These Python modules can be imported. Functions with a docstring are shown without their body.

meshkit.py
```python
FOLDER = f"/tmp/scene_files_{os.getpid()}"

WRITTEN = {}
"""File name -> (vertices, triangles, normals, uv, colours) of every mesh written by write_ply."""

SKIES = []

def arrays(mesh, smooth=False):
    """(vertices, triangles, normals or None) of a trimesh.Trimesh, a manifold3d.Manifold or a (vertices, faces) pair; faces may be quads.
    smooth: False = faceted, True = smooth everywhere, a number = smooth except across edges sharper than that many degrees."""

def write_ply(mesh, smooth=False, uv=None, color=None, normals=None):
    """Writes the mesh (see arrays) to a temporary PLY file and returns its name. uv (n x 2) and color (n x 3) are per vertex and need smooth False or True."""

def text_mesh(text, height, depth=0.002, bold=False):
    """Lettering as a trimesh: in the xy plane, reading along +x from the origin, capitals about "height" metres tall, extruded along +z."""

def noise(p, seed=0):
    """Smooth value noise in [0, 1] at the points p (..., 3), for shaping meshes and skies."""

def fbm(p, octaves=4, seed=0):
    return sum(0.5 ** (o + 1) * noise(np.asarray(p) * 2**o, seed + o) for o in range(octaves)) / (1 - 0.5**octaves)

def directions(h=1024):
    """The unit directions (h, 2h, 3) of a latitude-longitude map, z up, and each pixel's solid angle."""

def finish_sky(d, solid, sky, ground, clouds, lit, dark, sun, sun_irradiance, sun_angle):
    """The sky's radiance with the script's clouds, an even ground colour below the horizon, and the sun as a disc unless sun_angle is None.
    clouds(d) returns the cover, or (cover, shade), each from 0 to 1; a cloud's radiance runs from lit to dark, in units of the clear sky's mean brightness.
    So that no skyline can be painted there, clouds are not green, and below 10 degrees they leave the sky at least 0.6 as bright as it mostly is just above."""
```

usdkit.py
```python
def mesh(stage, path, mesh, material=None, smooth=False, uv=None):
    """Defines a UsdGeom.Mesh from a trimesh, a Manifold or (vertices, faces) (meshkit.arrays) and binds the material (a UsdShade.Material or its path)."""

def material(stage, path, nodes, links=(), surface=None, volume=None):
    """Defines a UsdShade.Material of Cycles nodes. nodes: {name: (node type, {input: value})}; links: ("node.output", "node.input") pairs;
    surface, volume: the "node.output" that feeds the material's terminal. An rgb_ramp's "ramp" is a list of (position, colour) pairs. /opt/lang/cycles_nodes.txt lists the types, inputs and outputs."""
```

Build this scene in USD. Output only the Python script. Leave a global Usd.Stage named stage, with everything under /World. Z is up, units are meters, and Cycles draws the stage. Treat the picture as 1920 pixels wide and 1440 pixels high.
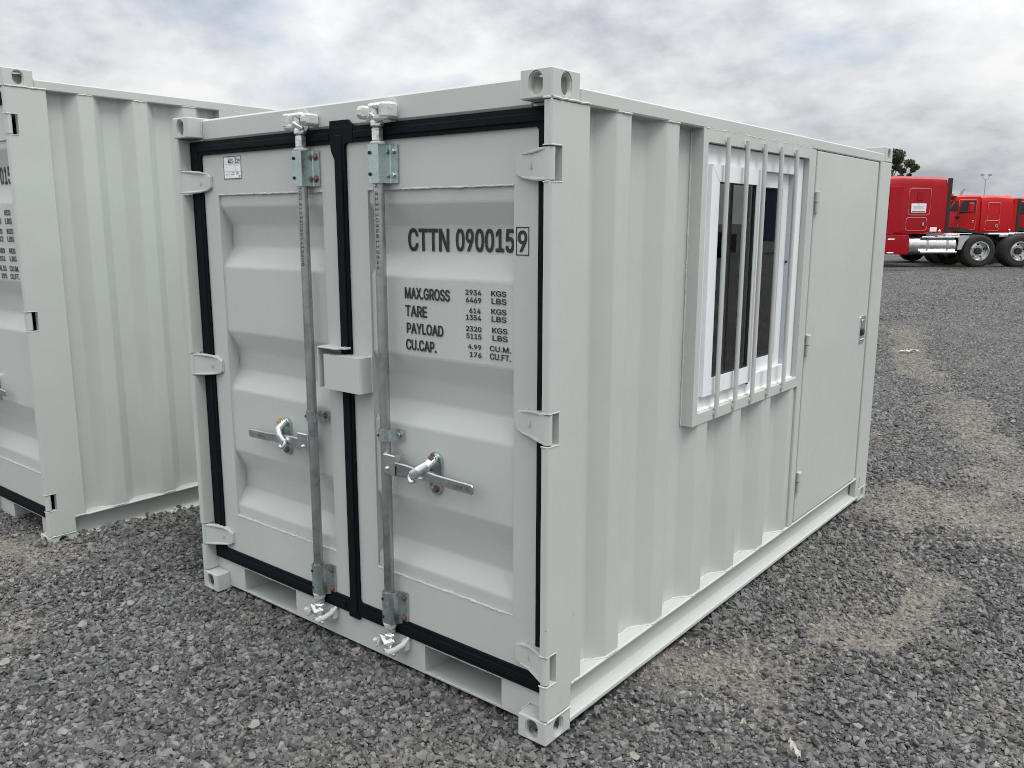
import math, random
import numpy as np, trimesh, usdkit, meshkit
import manifold3d as m3
from shapely.geometry import Polygon, box as sbox, Point
from shapely import affinity
from shapely.ops import unary_union
from pxr import Usd, UsdGeom, UsdLux, UsdShade, Gf, Sdf, Vt

stage = Usd.Stage.CreateInMemory()
UsdGeom.SetStageUpAxis(stage, 'Z')
UsdGeom.SetStageMetersPerUnit(stage, 1.0)
world = UsdGeom.Xform.Define(stage, '/World')
stage.SetDefaultPrim(world.GetPrim())
rng = np.random.default_rng(7)

# ------------------------------------------------------------------ camera
YAW, PITCH, ROLL = math.radians(321.1709), math.radians(-10.6769), math.radians(0.1017)
EYE = np.array([1.194, -1.626, 1.35])
fw = np.array([math.cos(PITCH)*math.sin(YAW), math.cos(PITCH)*math.cos(YAW), math.sin(PITCH)])
r0 = np.array([math.cos(YAW), -math.sin(YAW), 0.0]); u0 = np.cross(r0, fw)
rt = r0*math.cos(ROLL)+u0*math.sin(ROLL); up = -r0*math.sin(ROLL)+u0*math.cos(ROLL)
EXPOSURE = 0.8
cam = UsdGeom.Camera.Define(stage, '/World/camera')
cam.AddTransformOp().Set(Gf.Matrix4d(*rt, 0, *up, 0, *(-fw), 0, *EYE, 1))
cam.CreateHorizontalApertureAttr(36.0)
cam.CreateVerticalApertureAttr(27.0)
cam.CreateFocalLengthAttr(36.0*1595.52/1920)
cam.CreateFStopAttr(0.0)
cam.CreateClippingRangeAttr(Gf.Vec2f(0.05, 20000))
cam.CreateExposureAttr(EXPOSURE)

# ------------------------------------------------------------------ sky and sun (thin bright cloud cover)
SUN_EL, SUN_AZ = math.radians(64), math.radians(95)      # azimuth from +y towards +x
SKY_STRENGTH = 0.05
SHADE_AT = (17.7, 47.1, 5.2)
CL_LIT, CL_PALE, CL_MID, CL_DARK = (8.3, 8.33, 8.36), (7.2, 7.3, 7.44), (6.0, 6.2, 6.5), (4.2, 4.45, 4.85)
def sky_material():
    n = {
     'tc': ('texture_coordinate', {}), 'sep': ('separate_xyz', {}),
     'zc': ('math', {'math_type': 'maximum', 'value2': 0.0}), 'zo': ('math', {'math_type': 'add', 'value2': 0.42}),
     'dx': ('math', {'math_type': 'divide'}), 'dy': ('math', {'math_type': 'divide'}), 'p': ('combine_xyz', {}),
     'mp': ('mapping', {'mapping_type': 'point', 'location': (24.8, 16.2, 4.9)}),
     'mp2': ('mapping', {'mapping_type': 'point', 'location': SHADE_AT}),
     'cover': ('noise_texture', {'scale': 1.5, 'detail': 10.0, 'roughness': 0.55, 'distortion': 0.1}),
     'crmp': ('rgb_ramp', {'ramp': [(0.0, (0.5, 0.5, 0.5)), (0.32, (0.5, 0.5, 0.5)), (0.43, (1, 1, 1)), (1, (1, 1, 1))]}),
     'big': ('noise_texture', {'scale': 1.1, 'detail': 2.0, 'roughness': 0.5}),
     'puff': ('noise_texture', {'scale': 5.2, 'detail': 11.0, 'roughness': 0.58, 'distortion': 0.0}),
     'sum': ('math', {'math_type': 'multiply_add', 'value2': 0.55}), 'half': ('math', {'math_type': 'multiply', 'value2': 0.45}),
     'srmp': ('rgb_ramp', {'ramp': [(0.0, CL_DARK), (0.37, CL_DARK), (0.45, CL_MID), (0.51, CL_PALE), (0.58, CL_LIT), (1, CL_LIT)]}),
     'sky': ('sky_texture', {'sky_type': 'single_scattering', 'sun_disc': False, 'sun_elevation': SUN_EL, 'sun_rotation': SUN_AZ, 'altitude': 200.0}),
     'mix': ('mix_color', {'blend_type': 'mix', 'use_clamp': False}),
     'zen': ('math', {'math_type': 'multiply_add', 'value2': 2.0, 'value3': 1.0}), 'lum': ('vector_math', {'math_type': 'scale'}),
     'bg': ('background_shader', {'strength': SKY_STRENGTH}),
    }
    l = [('tc.generated', 'sep.vector'), ('sep.z', 'zc.value1'), ('zc.value', 'zo.value1'),
         ('sep.x', 'dx.value1'), ('zo.value', 'dx.value2'), ('sep.y', 'dy.value1'), ('zo.value', 'dy.value2'),
         ('dx.value', 'p.x'), ('dy.value', 'p.y'), ('p.vector', 'mp.vector'), ('p.vector', 'mp2.vector'),
         ('mp.vector', 'cover.vector'), ('mp2.vector', 'big.vector'), ('mp2.vector', 'puff.vector'),
         ('puff.fac', 'half.value1'), ('big.fac', 'sum.value1'), ('half.value', 'sum.value3'), ('cover.fac', 'crmp.fac'), ('sum.value', 'srmp.fac'),
         ('crmp.color', 'mix.fac'), ('sky.color', 'mix.a'), ('srmp.color', 'mix.b'),
         ('zc.value', 'zen.value1'), ('mix.result', 'lum.vector1'), ('zen.value', 'lum.scale'), ('lum.vector', 'bg.color')]
    return usdkit.material(stage, '/World/Looks/sky', n, l, surface='bg.background')
dome = UsdLux.DomeLight.Define(stage, '/World/sky')
dome.CreateIntensityAttr(1.0)
UsdShade.MaterialBindingAPI.Apply(dome.GetPrim()).Bind(sky_material())
dome.GetPrim().SetCustomDataByKey('kind', 'structure')
sun = UsdLux.DistantLight.Define(stage, '/World/sun')
sun.CreateIntensityAttr(0.4)
sun.CreateAngleAttr(30.0)
sun.CreateColorAttr(Gf.Vec3f(1.0, 0.975, 0.94))
sun.GetPrim().CreateAttribute('inputs:normalize', Sdf.ValueTypeNames.Bool).Set(True)
sd = np.array([math.sin(SUN_AZ)*math.cos(SUN_EL), math.cos(SUN_AZ)*math.cos(SUN_EL), math.sin(SUN_EL)])
sx = np.cross([0, 0, 1.0], sd); sx /= np.linalg.norm(sx); sy = np.cross(sd, sx)
sun.AddTransformOp().Set(Gf.Matrix4d(*sx, 0, *sy, 0, *sd, 0, 0, 0, 30, 1))

# ------------------------------------------------------------------ materials
LOOK = {}
def plain(name, col, rough=0.5, metal=0.0, vary=0.06, vscale=3.0, bump=0.0, bscale=200.0, spec=0.5, coat=0.0, rvary=0.1, fine=0.0):
    """a principled surface whose colour drifts a little, with an optional fine relief"""
    c = np.array(col, float)
    n = {'g': ('texture_coordinate', {}),
         'nz': ('noise_texture', {'scale': vscale, 'detail': 6.0, 'roughness': 0.62}),
         'rc': ('rgb_ramp', {'ramp': [(0.25, tuple(c*(1-vary))), (0.75, tuple(np.minimum(c*(1+vary), 1)))]}),
         'rr': ('map_range', {'from_min': 0.3, 'from_max': 0.7, 'to_min': max(rough-rvary, 0.02), 'to_max': min(rough+rvary, 1.0)}),
         'p': ('principled_bsdf', {'metallic': metal, 'specular_ior_level': spec, 'coat_weight': coat, 'coat_roughness': 0.06})}
    l = [('g.object', 'nz.vector'), ('nz.fac', 'rc.fac'), ('nz.fac', 'rr.value'), ('rc.color', 'p.base_color'), ('rr.result', 'p.roughness')]
    if bump:
        n['bn'] = ('noise_texture', {'scale': bscale, 'detail': 3.0, 'roughness': 0.5})
        n['b'] = ('bump', {'strength': 1.0, 'distance': bump})
        l += [('g.object', 'bn.vector'), ('bn.fac', 'b.height'), ('b.normal', 'p.normal')]
    LOOK[name] = usdkit.material(stage, '/World/Looks/'+name, n, l, surface='p.BSDF')
    return LOOK[name]
def paint(name, col, dirt=(0.36, 0.31, 0.23)):
    """sprayed enamel on steel: orange peel, slow waviness, a little dust"""
    c = np.array(col)
    n = {'g': ('texture_coordinate', {}), 'geo': ('geometry', {}), 'sep': ('separate_xyz', {}),
         'n1': ('noise_texture', {'scale': 2.2, 'detail': 7.0, 'roughness': 0.6}),
         'n2': ('noise_texture', {'scale': 38.0, 'detail': 4.0, 'roughness': 0.6}),
         'n3': ('noise_texture', {'scale': 420.0, 'detail': 2.0}),
         'n4': ('noise_texture', {'scale': 3.2, 'detail': 1.0}),
         'c1': ('rgb_ramp', {'ramp': [(0.3, tuple(c*0.965)), (0.7, tuple(c*1.035))]}),
         'dr': ('rgb_ramp', {'ramp': [(0.0, (0, 0, 0)), (0.62, (0, 0, 0)), (0.8, (0.22, 0.22, 0.22)), (1, (0.3, 0.3, 0.3))]}),
         'mx': ('mix_color', {'blend_type': 'mix', 'b': dirt}), 'vo': ('voronoi_texture', {'scale': 11.0}), 'vs': ('separate_color', {'color_type': 'rgb'}),
         'lt': ('math', {'math_type': 'less_than', 'value2': 0.022}), 'gt': ('math', {'math_type': 'greater_than', 'value2': 0.82}), 'an': ('math', {'math_type': 'multiply'}), 'fa': ('math', {'math_type': 'multiply', 'value2': 0.7}),
         'sp': ('mix_color', {'blend_type': 'mix', 'b': (0.06, 0.055, 0.05)}),
         'rr': ('map_range', {'from_min': 0.3, 'from_max': 0.7, 'to_min': 0.30, 'to_max': 0.44}),
         'a1': ('math', {'math_type': 'multiply', 'value2': 0.00013}),
         'a2': ('math', {'math_type': 'multiply_add', 'value2': 0.0035}),
         'b': ('bump', {'strength': 1.0, 'distance': 1.0}),
         'p': ('principled_bsdf', {'specular_ior_level': 0.5})}
    l = [('g.object', 'n1.vector'), ('g.object', 'n2.vector'), ('g.object', 'n3.vector'), ('g.object', 'n4.vector'),
         ('n1.fac', 'c1.fac'), ('n2.fac', 'dr.fac'), ('c1.color', 'mx.a'), ('dr.color', 'mx.fac'), ('g.object', 'vo.vector'), ('vo.color', 'vs.color'), ('vo.distance', 'lt.value1'), ('vs.r', 'gt.value1'), ('lt.value', 'an.value1'), ('gt.value', 'an.value2'), ('an.value', 'fa.value1'), ('fa.value', 'sp.fac'), ('mx.result', 'sp.a'), ('sp.result', 'p.base_color'),
         ('n2.fac', 'rr.value'), ('rr.result', 'p.roughness'),
         ('n3.fac', 'a1.value1'), ('n4.fac', 'a2.value1'), ('a1.value', 'a2.value3'), ('a2.value', 'b.height'), ('b.normal', 'p.normal')]
    LOOK[name] = usdkit.material(stage, '/World/Looks/'+name, n, l, surface='p.BSDF')
paint('container_paint', (0.418, 0.446, 0.424))
plain('rubber', (0.0035, 0.004, 0.007), 0.7, spec=0.12, vary=0.5, vscale=30, bump=0.002, bscale=45)
plain('galvanised', (0.40, 0.425, 0.43), 0.36, 1.0, vary=0.09, vscale=14)
plain('zinc_plate', (0.46, 0.545, 0.545), 0.27, 0.95, vary=0.16, vscale=18, bump=0.0003, bscale=50)
plain('zinc_bright', (0.70, 0.76, 0.77), 0.22, 0.95, vary=0.12, vscale=30)
plain('silver_paint', (0.74, 0.74, 0.73), 0.28, 0.85, vary=0.12, vscale=50, bump=0.003, bscale=60)
plain('painted_iron', (0.46, 0.48, 0.465), 0.4, 0.0, vary=0.07, vscale=40, bump=0.003, bscale=60)
plain('rusty_bolt', (0.17, 0.10, 0.07), 0.6, 0.5, vary=0.5, vscale=120, bump=0.001, bscale=300)
plain('brass_bolt', (0.5, 0.34, 0.12), 0.4, 0.8, vary=0.3, vscale=120)
plain('hole_dark', (0.006, 0.006, 0.006), 0.9, vary=0)
plain('white_pvc', (0.695, 0.71, 0.735), 0.32, vary=0.03, vscale=6)
plain('grey_pvc', (0.42, 0.45, 0.50), 0.45, vary=0.03)
plain('black_print', (0.012, 0.012, 0.013), 0.5, vary=0.2, vscale=60)
plain('sealant', (0.74, 0.73, 0.66), 0.6, vary=0.08, vscale=30)
plain('weld', (0.47, 0.495, 0.475), 0.36, vary=0.06, vscale=60, bump=0.002, bscale=160)
plain('blind_green', (0.30, 0.36, 0.33), 0.7, vary=0.05)
plain('label_white', (0.72, 0.73, 0.76), 0.5, vary=0.02)
plain('label_grey', (0.25, 0.26, 0.27), 0.6, vary=0.1)
plain('interior_board', (0.58, 0.60, 0.57), 0.7, vary=0.1)
plain('red_paint', (0.30, 0.002, 0.009), 0.32, vary=0.08, vscale=1.2, spec=0.25, coat=0.12)
plain('red_paint_b', (0.40, 0.003, 0.005), 0.32, vary=0.08, vscale=1.2, spec=0.25, coat=0.12)
plain('red_seam', (0.62, 0.30, 0.30), 0.4, vary=0.05)
plain('chrome', (0.70, 0.71, 0.72), 0.24, 1.0, vary=0.08, vscale=3)
plain('aluminium', (0.66, 0.67, 0.68), 0.28, 1.0, vary=0.12, vscale=5, bump=0.001, bscale=14)
plain('tyre', (0.011, 0.011, 0.012), 0.8, vary=0.4, vscale=8, bump=0.004, bscale=30)
plain('black_plastic', (0.012, 0.012, 0.013), 0.6, vary=0.3, vscale=4)
plain('lamp_orange', (0.75, 0.13, 0.06), 0.25, vary=0.1)
plain('cone_orange', (0.70, 0.09, 0.03), 0.5, vary=0.1)
plain('tarpaulin_blue', (0.014, 0.028, 0.065), 0.5, vary=0.2)
plain('pole_steel', (0.30, 0.31, 0.32), 0.5, 0.3, vary=0.1)
plain('bark', (0.11, 0.085, 0.065), 0.9, vary=0.3, vscale=4)
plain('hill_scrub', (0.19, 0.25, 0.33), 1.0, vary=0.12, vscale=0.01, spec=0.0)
plain('paper', (0.42, 0.40, 0.34), 0.8, vary=0.12, vscale=40)
def glass(name, tint, ior, rough=0.0):
    n = {'t': ('transparent_bsdf', {'color': tint}), 'g': ('glossy_bsdf', {'color': (1, 1, 1), 'roughness': rough}),
         'f': ('fresnel', {'IOR': ior}), 'm': ('mix_closure', {})}
    LOOK[name] = usdkit.material(stage, '/World/Looks/'+name, n, [('f.fac', 'm.fac'), ('t.BSDF', 'm.closure1'), ('g.BSDF', 'm.closure2')], surface='m.closure')
glass('pane', (0.90, 0.97, 0.94), 1.8)
glass('truck_pane', (0.42, 0.50, 0.50), 1.5)
def leaf(name, a, b):
    n = {'g': ('geometry', {}), 'r': ('rgb_ramp', {'ramp': [(0, a), (1, b)]}),
         'd': ('principled_bsdf', {'roughness': 0.55}), 't': ('translucent_bsdf', {}), 'm': ('mix_closure', {'fac': 0.25})}
    LOOK[name] = usdkit.material(stage, '/World/Looks/'+name, n, [('g.random_per_island', 'r.fac'), ('r.color', 'd.base_color'), ('r.color', 't.color'),
        ('d.BSDF', 'm.closure1'), ('t.BSDF', 'm.closure2')], surface='m.closure')
leaf('gum_leaf', (0.055, 0.06, 0.022), (0.13, 0.13, 0.05))
leaf('weed_leaf', (0.07, 0.07, 0.03), (0.16, 0.14, 0.085))

# sandy patches of the yard: (x, y, radius); the stones thin out there
SAND = None
def gravel_materials():
    n = {'g': ('geometry', {}), 'tn': ('attribute', {'attribute': 'tone'}), 'w': ('noise_texture', {'scale': 55.0, 'detail': 4.0}),
         'w2': ('noise_texture', {'scale': 0.9, 'detail': 5.0, 'roughness': 0.6}),
         'r': ('rgb_ramp', {'ramp': [(0.0, (0.034, 0.035, 0.037)), (0.35, (0.074, 0.076, 0.078)), (0.7, (0.122, 0.124, 0.124)), (0.92, (0.185, 0.186, 0.182)), (0.965, (0.15, 0.125, 0.108)), (1.0, (0.25, 0.245, 0.23))]}),
         'm': ('mix_color', {'blend_type': 'multiply', 'fac': 0.6}),
         'wr': ('rgb_ramp', {'ramp': [(0.3, (0.6, 0.6, 0.6)), (0.7, (1.25, 1.25, 1.25))]}),
         'dr': ('rgb_ramp', {'ramp': [(0.42, (0, 0, 0)), (0.72, (0.45, 0.45, 0.45))]}),
         'dm': ('mix_color', {'blend_type': 'mix', 'b': (0.15, 0.139, 0.122)}),
         'b': ('bump', {'strength': 0.6, 'distance': 0.002}), 'p': ('principled_bsdf', {'roughness': 0.62, 'specular_ior_level': 0.4})}
    l = [('tn.fac', 'r.fac'), ('r.color', 'm.a'), ('w.fac', 'wr.fac'), ('wr.color', 'm.b'), ('g.position', 'w.vector'), ('g.position', 'w2.vector'),
         ('w2.fac', 'dr.fac'), ('dr.color', 'dm.fac'), ('m.result', 'dm.a'), ('dm.result', 'p.base_color'), ('w.fac', 'b.height'), ('b.normal', 'p.normal')]
    LOOK['stone'] = usdkit.material(stage, '/World/Looks/stone', n, l, surface='p.BSDF')
    n = {k: v for k, v in n.items()}
    n['r'] = ('rgb_ramp', {'ramp': [(0.0, (0.08, 0.078, 0.075)), (0.5, (0.15, 0.142, 0.128)), (1.0, (0.26, 0.245, 0.22))]})
    LOOK['sandy_stone'] = usdkit.material(stage, '/World/Looks/sandy_stone', n, l, surface='p.BSDF')
    # the packed bed under the stones
    n = {'g': ('geometry', {}), 'a': ('attribute', {'attribute': 'sand'}),
         'v': ('voronoi_texture', {'scale': 75.0, 'randomness': 1.0}), 'v2': ('voronoi_texture', {'scale': 33.0, 'randomness': 1.0}),
         'n1': ('noise_texture', {'scale': 160.0, 'detail': 3.0}), 'n2': ('noise_texture', {'scale': 1.1, 'detail': 7.0, 'roughness': 0.62}),
         'sv': ('separate_color', {'color_type': 'rgb'}),
         'gr': ('rgb_ramp', {'ramp': [(0.0, (0.03, 0.031, 0.032)), (0.5, (0.06, 0.0605, 0.062)), (0.85, (0.10, 0.0995, 0.098)), (1.0, (0.17, 0.166, 0.16))]}),
         'sr': ('rgb_ramp', {'ramp': [(0.0, (0.13, 0.12, 0.105)), (0.5, (0.195, 0.18, 0.157)), (1.0, (0.27, 0.25, 0.22))]}),
         'ad': ('math', {'math_type': 'multiply_add', 'value2': 1.3, 'value3': -0.62}),
         'ad2': ('math', {'math_type': 'add', 'use_clamp': True}),
         'm': ('mix_color', {'blend_type': 'mix'}),
         'h': ('math', {'math_type': 'multiply_add', 'value2': -0.6}),
         'b': ('bump', {'strength': 1.0, 'distance': 0.012}), 'p': ('principled_bsdf', {'roughness': 0.9, 'specular_ior_level': 0.25})}
    l = [('g.position', 'v.vector'), ('g.position', 'v2.vector'), ('g.position', 'n1.vector'), ('g.position', 'n2.vector'), ('v.color', 'sv.color'), ('sv.r', 'gr.fac'), ('sv.g', 'sr.fac'),
         ('n2.fac', 'ad.value1'), ('ad.value', 'ad2.value1'), ('a.fac', 'ad2.value2'), ('ad2.value', 'm.fac'), ('gr.color', 'm.a'), ('sr.color', 'm.b'), ('m.result', 'p.base_color'),
         ('v2.distance', 'h.value1'), ('n1.fac', 'h.value3'), ('h.value', 'b.height'), ('b.normal', 'p.normal')]
    LOOK['gravel_bed'] = usdkit.material(stage, '/World/Looks/gravel_bed', n, l, surface='p.BSDF')
gravel_materials()

# ------------------------------------------------------------------ helpers: shapes
def tm(v, f): return trimesh.Trimesh(np.asarray(v, float), np.asarray(f), process=False)
def cat(*ms):
    out = []
    for m in ms: out += list(m) if isinstance(m, (list, tuple)) else [m]
    return trimesh.util.concatenate(out)
def hull(pts): return trimesh.convex.convex_hull(np.asarray(pts, float))
def bx(x0, x1, y0, y1, z0, z1, b=0.0015):
    """a box with chamfered edges"""
    lo, hi = np.minimum([x0, y0, z0], [x1, y1, z1]), np.maximum([x0, y0, z0], [x1, y1, z1])
    b = min(b, 0.35*float((hi-lo).min()))
    pts = []
    for i in (0, 1):
        for j in (0, 1):
            for k in (0, 1):
                c = np.array([(lo, hi)[i][0], (lo, hi)[j][1], (lo, hi)[k][2]]); s = np.array([1-2*i, 1-2*j, 1-2*k])*b
                pts += [c+s*[0, 1, 1], c+s*[1, 0, 1], c+s*[1, 1, 0]] if b > 0 else [c]
    return hull(pts)
def tomesh(m):
    g = m.to_mesh(); return tm(np.array(g.vert_properties[:, :3]), np.array(g.tri_verts))
def toman(t):
    t = t.copy(); t.merge_vertices(); return m3.Manifold(m3.Mesh(np.asarray(t.vertices, np.float32), np.asarray(t.faces, np.uint32)))
def ext(poly, a, b, axis='z'):
    """a flat outline drawn out from a to b along an axis; (u,v) = xy for z, xz for y, yz for x"""
    polys = list(poly.geoms) if hasattr(poly, 'geoms') else [poly]
    out = []
    for g in polys:
        if g.is_empty or g.area < 1e-9: continue
        t = trimesh.creation.extrude_polygon(g, b-a)
        v = np.asarray(t.vertices); u, w, h = v[:, 0], v[:, 1], v[:, 2]+a
        f = np.asarray(t.faces)
        if axis == 'z': v = np.c_[u, w, h]
        elif axis == 'y': v = np.c_[u, h, w]; f = f[:, ::-1]
        else: v = np.c_[h, u, w]
        out.append(tm(v, f))
    return cat(out)
def rrect(x0, x1, y0, y1, r): return sbox(x0+r, y0+r, x1-r, y1-r).buffer(r, quad_segs=5)
def stadium(cx, cy, w, h, q=8):
    r = min(w, h)/2
    return sbox(cx-w/2+r-1e-5, cy-h/2+r-1e-5, cx+w/2-r+1e-5, cy+h/2-r+1e-5).buffer(r, quad_segs=q)
def tube(path, rad, sides=8, cap=True):
    p = np.asarray(path, float); n = len(p); rad = np.broadcast_to(rad, (n,))
    t = np.gradient(p, axis=0); t /= np.linalg.norm(t, axis=1, keepdims=True)+1e-12
    a = np.cross(t, [0, 0, 1.0]) if abs(t[:, 2]).mean() < 0.85 else np.cross(t, [1.0, 0, 0])
    a /= np.linalg.norm(a, axis=1, keepdims=True)+1e-12; b = np.cross(t, a)
    ang = np.arange(sides)*2*np.pi/sides
    v = (p[:, None]+rad[:, None, None]*(np.cos(ang)[None, :, None]*a[:, None]+np.sin(ang)[None, :, None]*b[:, None])).reshape(-1, 3)
    f = []
    for i in range(n-1):
        for j in range(sides):
            k = (j+1) % sides
            f += [(i*sides+j, i*sides+k, (i+1)*sides+k), (i*sides+j, (i+1)*sides+k, (i+1)*sides+j)]
    if cap:
        v = np.vstack([v, p[0], p[-1]])
        for j in range(sides):
            k = (j+1) % sides
            f += [(n*sides, k, j), (n*sides+1, (n-1)*sides+j, (n-1)*sides+k)]
    return tm(v, f)
def bead(path, r, seed=0, step=0.012, sides=6):
    """a hand-laid weld or sealant bead: uneven thickness, a wavering line"""
    p = np.asarray(path, float); seg = np.linalg.norm(np.diff(p, axis=0), axis=1); s = np.r_[0, np.cumsum(seg)]
    n = max(int(s[-1]/step), 2); q = np.linspace(0, s[-1], n+1)
    pp = np.c_[[np.interp(q, s, p[:, k]) for k in range(3)]].T
    g = np.random.default_rng(seed+int(1000*abs(pp[0]).sum()))
    rr = r*(0.75+0.5*g.random(n+1)); pp = pp+g.normal(0, r*0.18, pp.shape)
    return tube(pp, rr, sides)
def rod(c0, c1, r, sides=20): return tube([c0, c1], r, sides)
def cyl(c, axis, r, h, sides=24, r2=None, bev=0.0):
    """a turned disc or cylinder centred at c along an axis, chamfered"""
    ax = np.eye(3)['xyz'.index(axis)]; c = np.asarray(c, float); r2 = r if r2 is None else r2
    if bev: return tube([c-ax*h/2, c-ax*h/2+ax*1e-5, c-ax*(h/2-bev), c+ax*(h/2-bev), c+ax*h/2-ax*1e-5, c+ax*h/2], [r-bev, r-bev, r, r2, r2-bev, r2-bev], sides)
    return tube([c-ax*h/2, c+ax*h/2], [r, r2], sides)
def lathe(profile, c, axis='y', sides=32):
    """(offset along the axis, radius) pairs turned about an axis through c"""
    prof = np.asarray(profile, float); n = len(prof); ang = np.arange(sides)*2*np.pi/sides
    i = 'xyz'.index(axis); o = [(1, 2), (2, 0), (0, 1)][i]
    v = np.zeros((n, sides, 3)); v[..., i] = prof[:, :1]; v[..., o[0]] = prof[:, 1:]*np.cos(ang); v[..., o[1]] = prof[:, 1:]*np.sin(ang)
    f = []
    for a in range(n-1):
        for j in range(sides):
            k = (j+1) % sides
            f += [(a*sides+j, (a+1)*sides+j, (a+1)*sides+k), (a*sides+j, (a+1)*sides+k, a*sides+k)]
    t = tm(v.reshape(-1, 3)+np.asarray(c, float), f); t.invert(); return t
def loft(rings, cap=True):
    r = np.asarray(rings, float); n, s = r.shape[:2]; f = []
    for i in range(n-1):
        for j in range(s):
            k = (j+1) % s
            f += [(i*s+j, i*s+k, (i+1)*s+k), (i*s+j, (i+1)*s+k, (i+1)*s+j)]
    if cap: f += [(0, j+1, j) for j in range(1, s-1)] + [((n-1)*s, (n-1)*s+j, (n-1)*s+j+1) for j in range(1, s-1)]
    t = tm(r.reshape(-1, 3), f)
    if t.volume < 0: t.invert()
    return t
def bent(pts, r=0.012, q=4):
    """a folded-sheet line: each corner of a polyline eased by a small bend"""
    p = [np.asarray(x, float) for x in pts]; out = [p[0]]
    for i in range(1, len(p)-1):
        a, b = p[i-1]-p[i], p[i+1]-p[i]; la, lb = np.linalg.norm(a), np.linalg.norm(b); d = min(r, la*0.45, lb*0.45)
        s, e = p[i]+a/la*d, p[i]+b/lb*d
        for t in np.linspace(0, 1, q+1): out.append((1-t)**2*s+2*t*(1-t)*p[i]+t*t*e)
    out.append(p[-1]); return np.array(out)
def sheet(line, th):
    """closed outline of a folded sheet: the line and its copy th to the left"""
    l = np.asarray(line, float); t = np.gradient(l, axis=0); t /= np.linalg.norm(t, axis=1, keepdims=True); nrm = np.c_[-t[:, 1], t[:, 0]]
    p = Polygon(np.vstack([l, (l+nrm*th)[::-1]])); return p if p.is_valid else p.buffer(0)
def move(m, t=(0, 0, 0), rx=0, ry=0, rz=0, s=None):
    m = m.copy()
    if s is not None: m.apply_scale(s)
    for ang, ax in ((rx, (1, 0, 0)), (ry, (0, 1, 0)), (rz, (0, 0, 1))):
        if ang: m.apply_transform(trimesh.transformations.rotation_matrix(ang, ax))
    m.apply_translation(t); return m
def mirx(m, c):
    m = m.copy(); m.vertices[:, 0] = 2*c-m.vertices[:, 0]; m.invert(); return m

# ------------------------------------------------------------------ helpers: prims
COUNT = {}
def number(parent, name):
    k = COUNT[(parent, name)] = COUNT.get((parent, name), -1)+1
    return f'{parent}/{name}' if k == 0 else f'{parent}/{name}_{k:03d}'
def info(prim, label=None, category=None, group=None, kind=None):
    for k, v in (('label', label), ('category', category), ('group', group), ('kind', kind)):
        if v: prim.SetCustomDataByKey(k, v)
def thing(name, label, category, loc=(0, 0, 0), rz=0.0, group=None):
    x = UsdGeom.Xform.Define(stage, number('/World', name))
    x.AddTranslateOp().Set(Gf.Vec3d(*map(float, loc)))
    if rz: x.AddRotateZOp().Set(math.degrees(rz))
    info(x.GetPrim(), label, category, group); return str(x.GetPath())
def part(parent, name, mesh, mat, smooth=30, label=None, kind=None):
    path = number(parent, name)
    m = usdkit.mesh(stage, path, mesh, LOOK[mat], smooth=smooth); info(m.GetPrim(), label=label, kind=kind); return path
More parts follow.
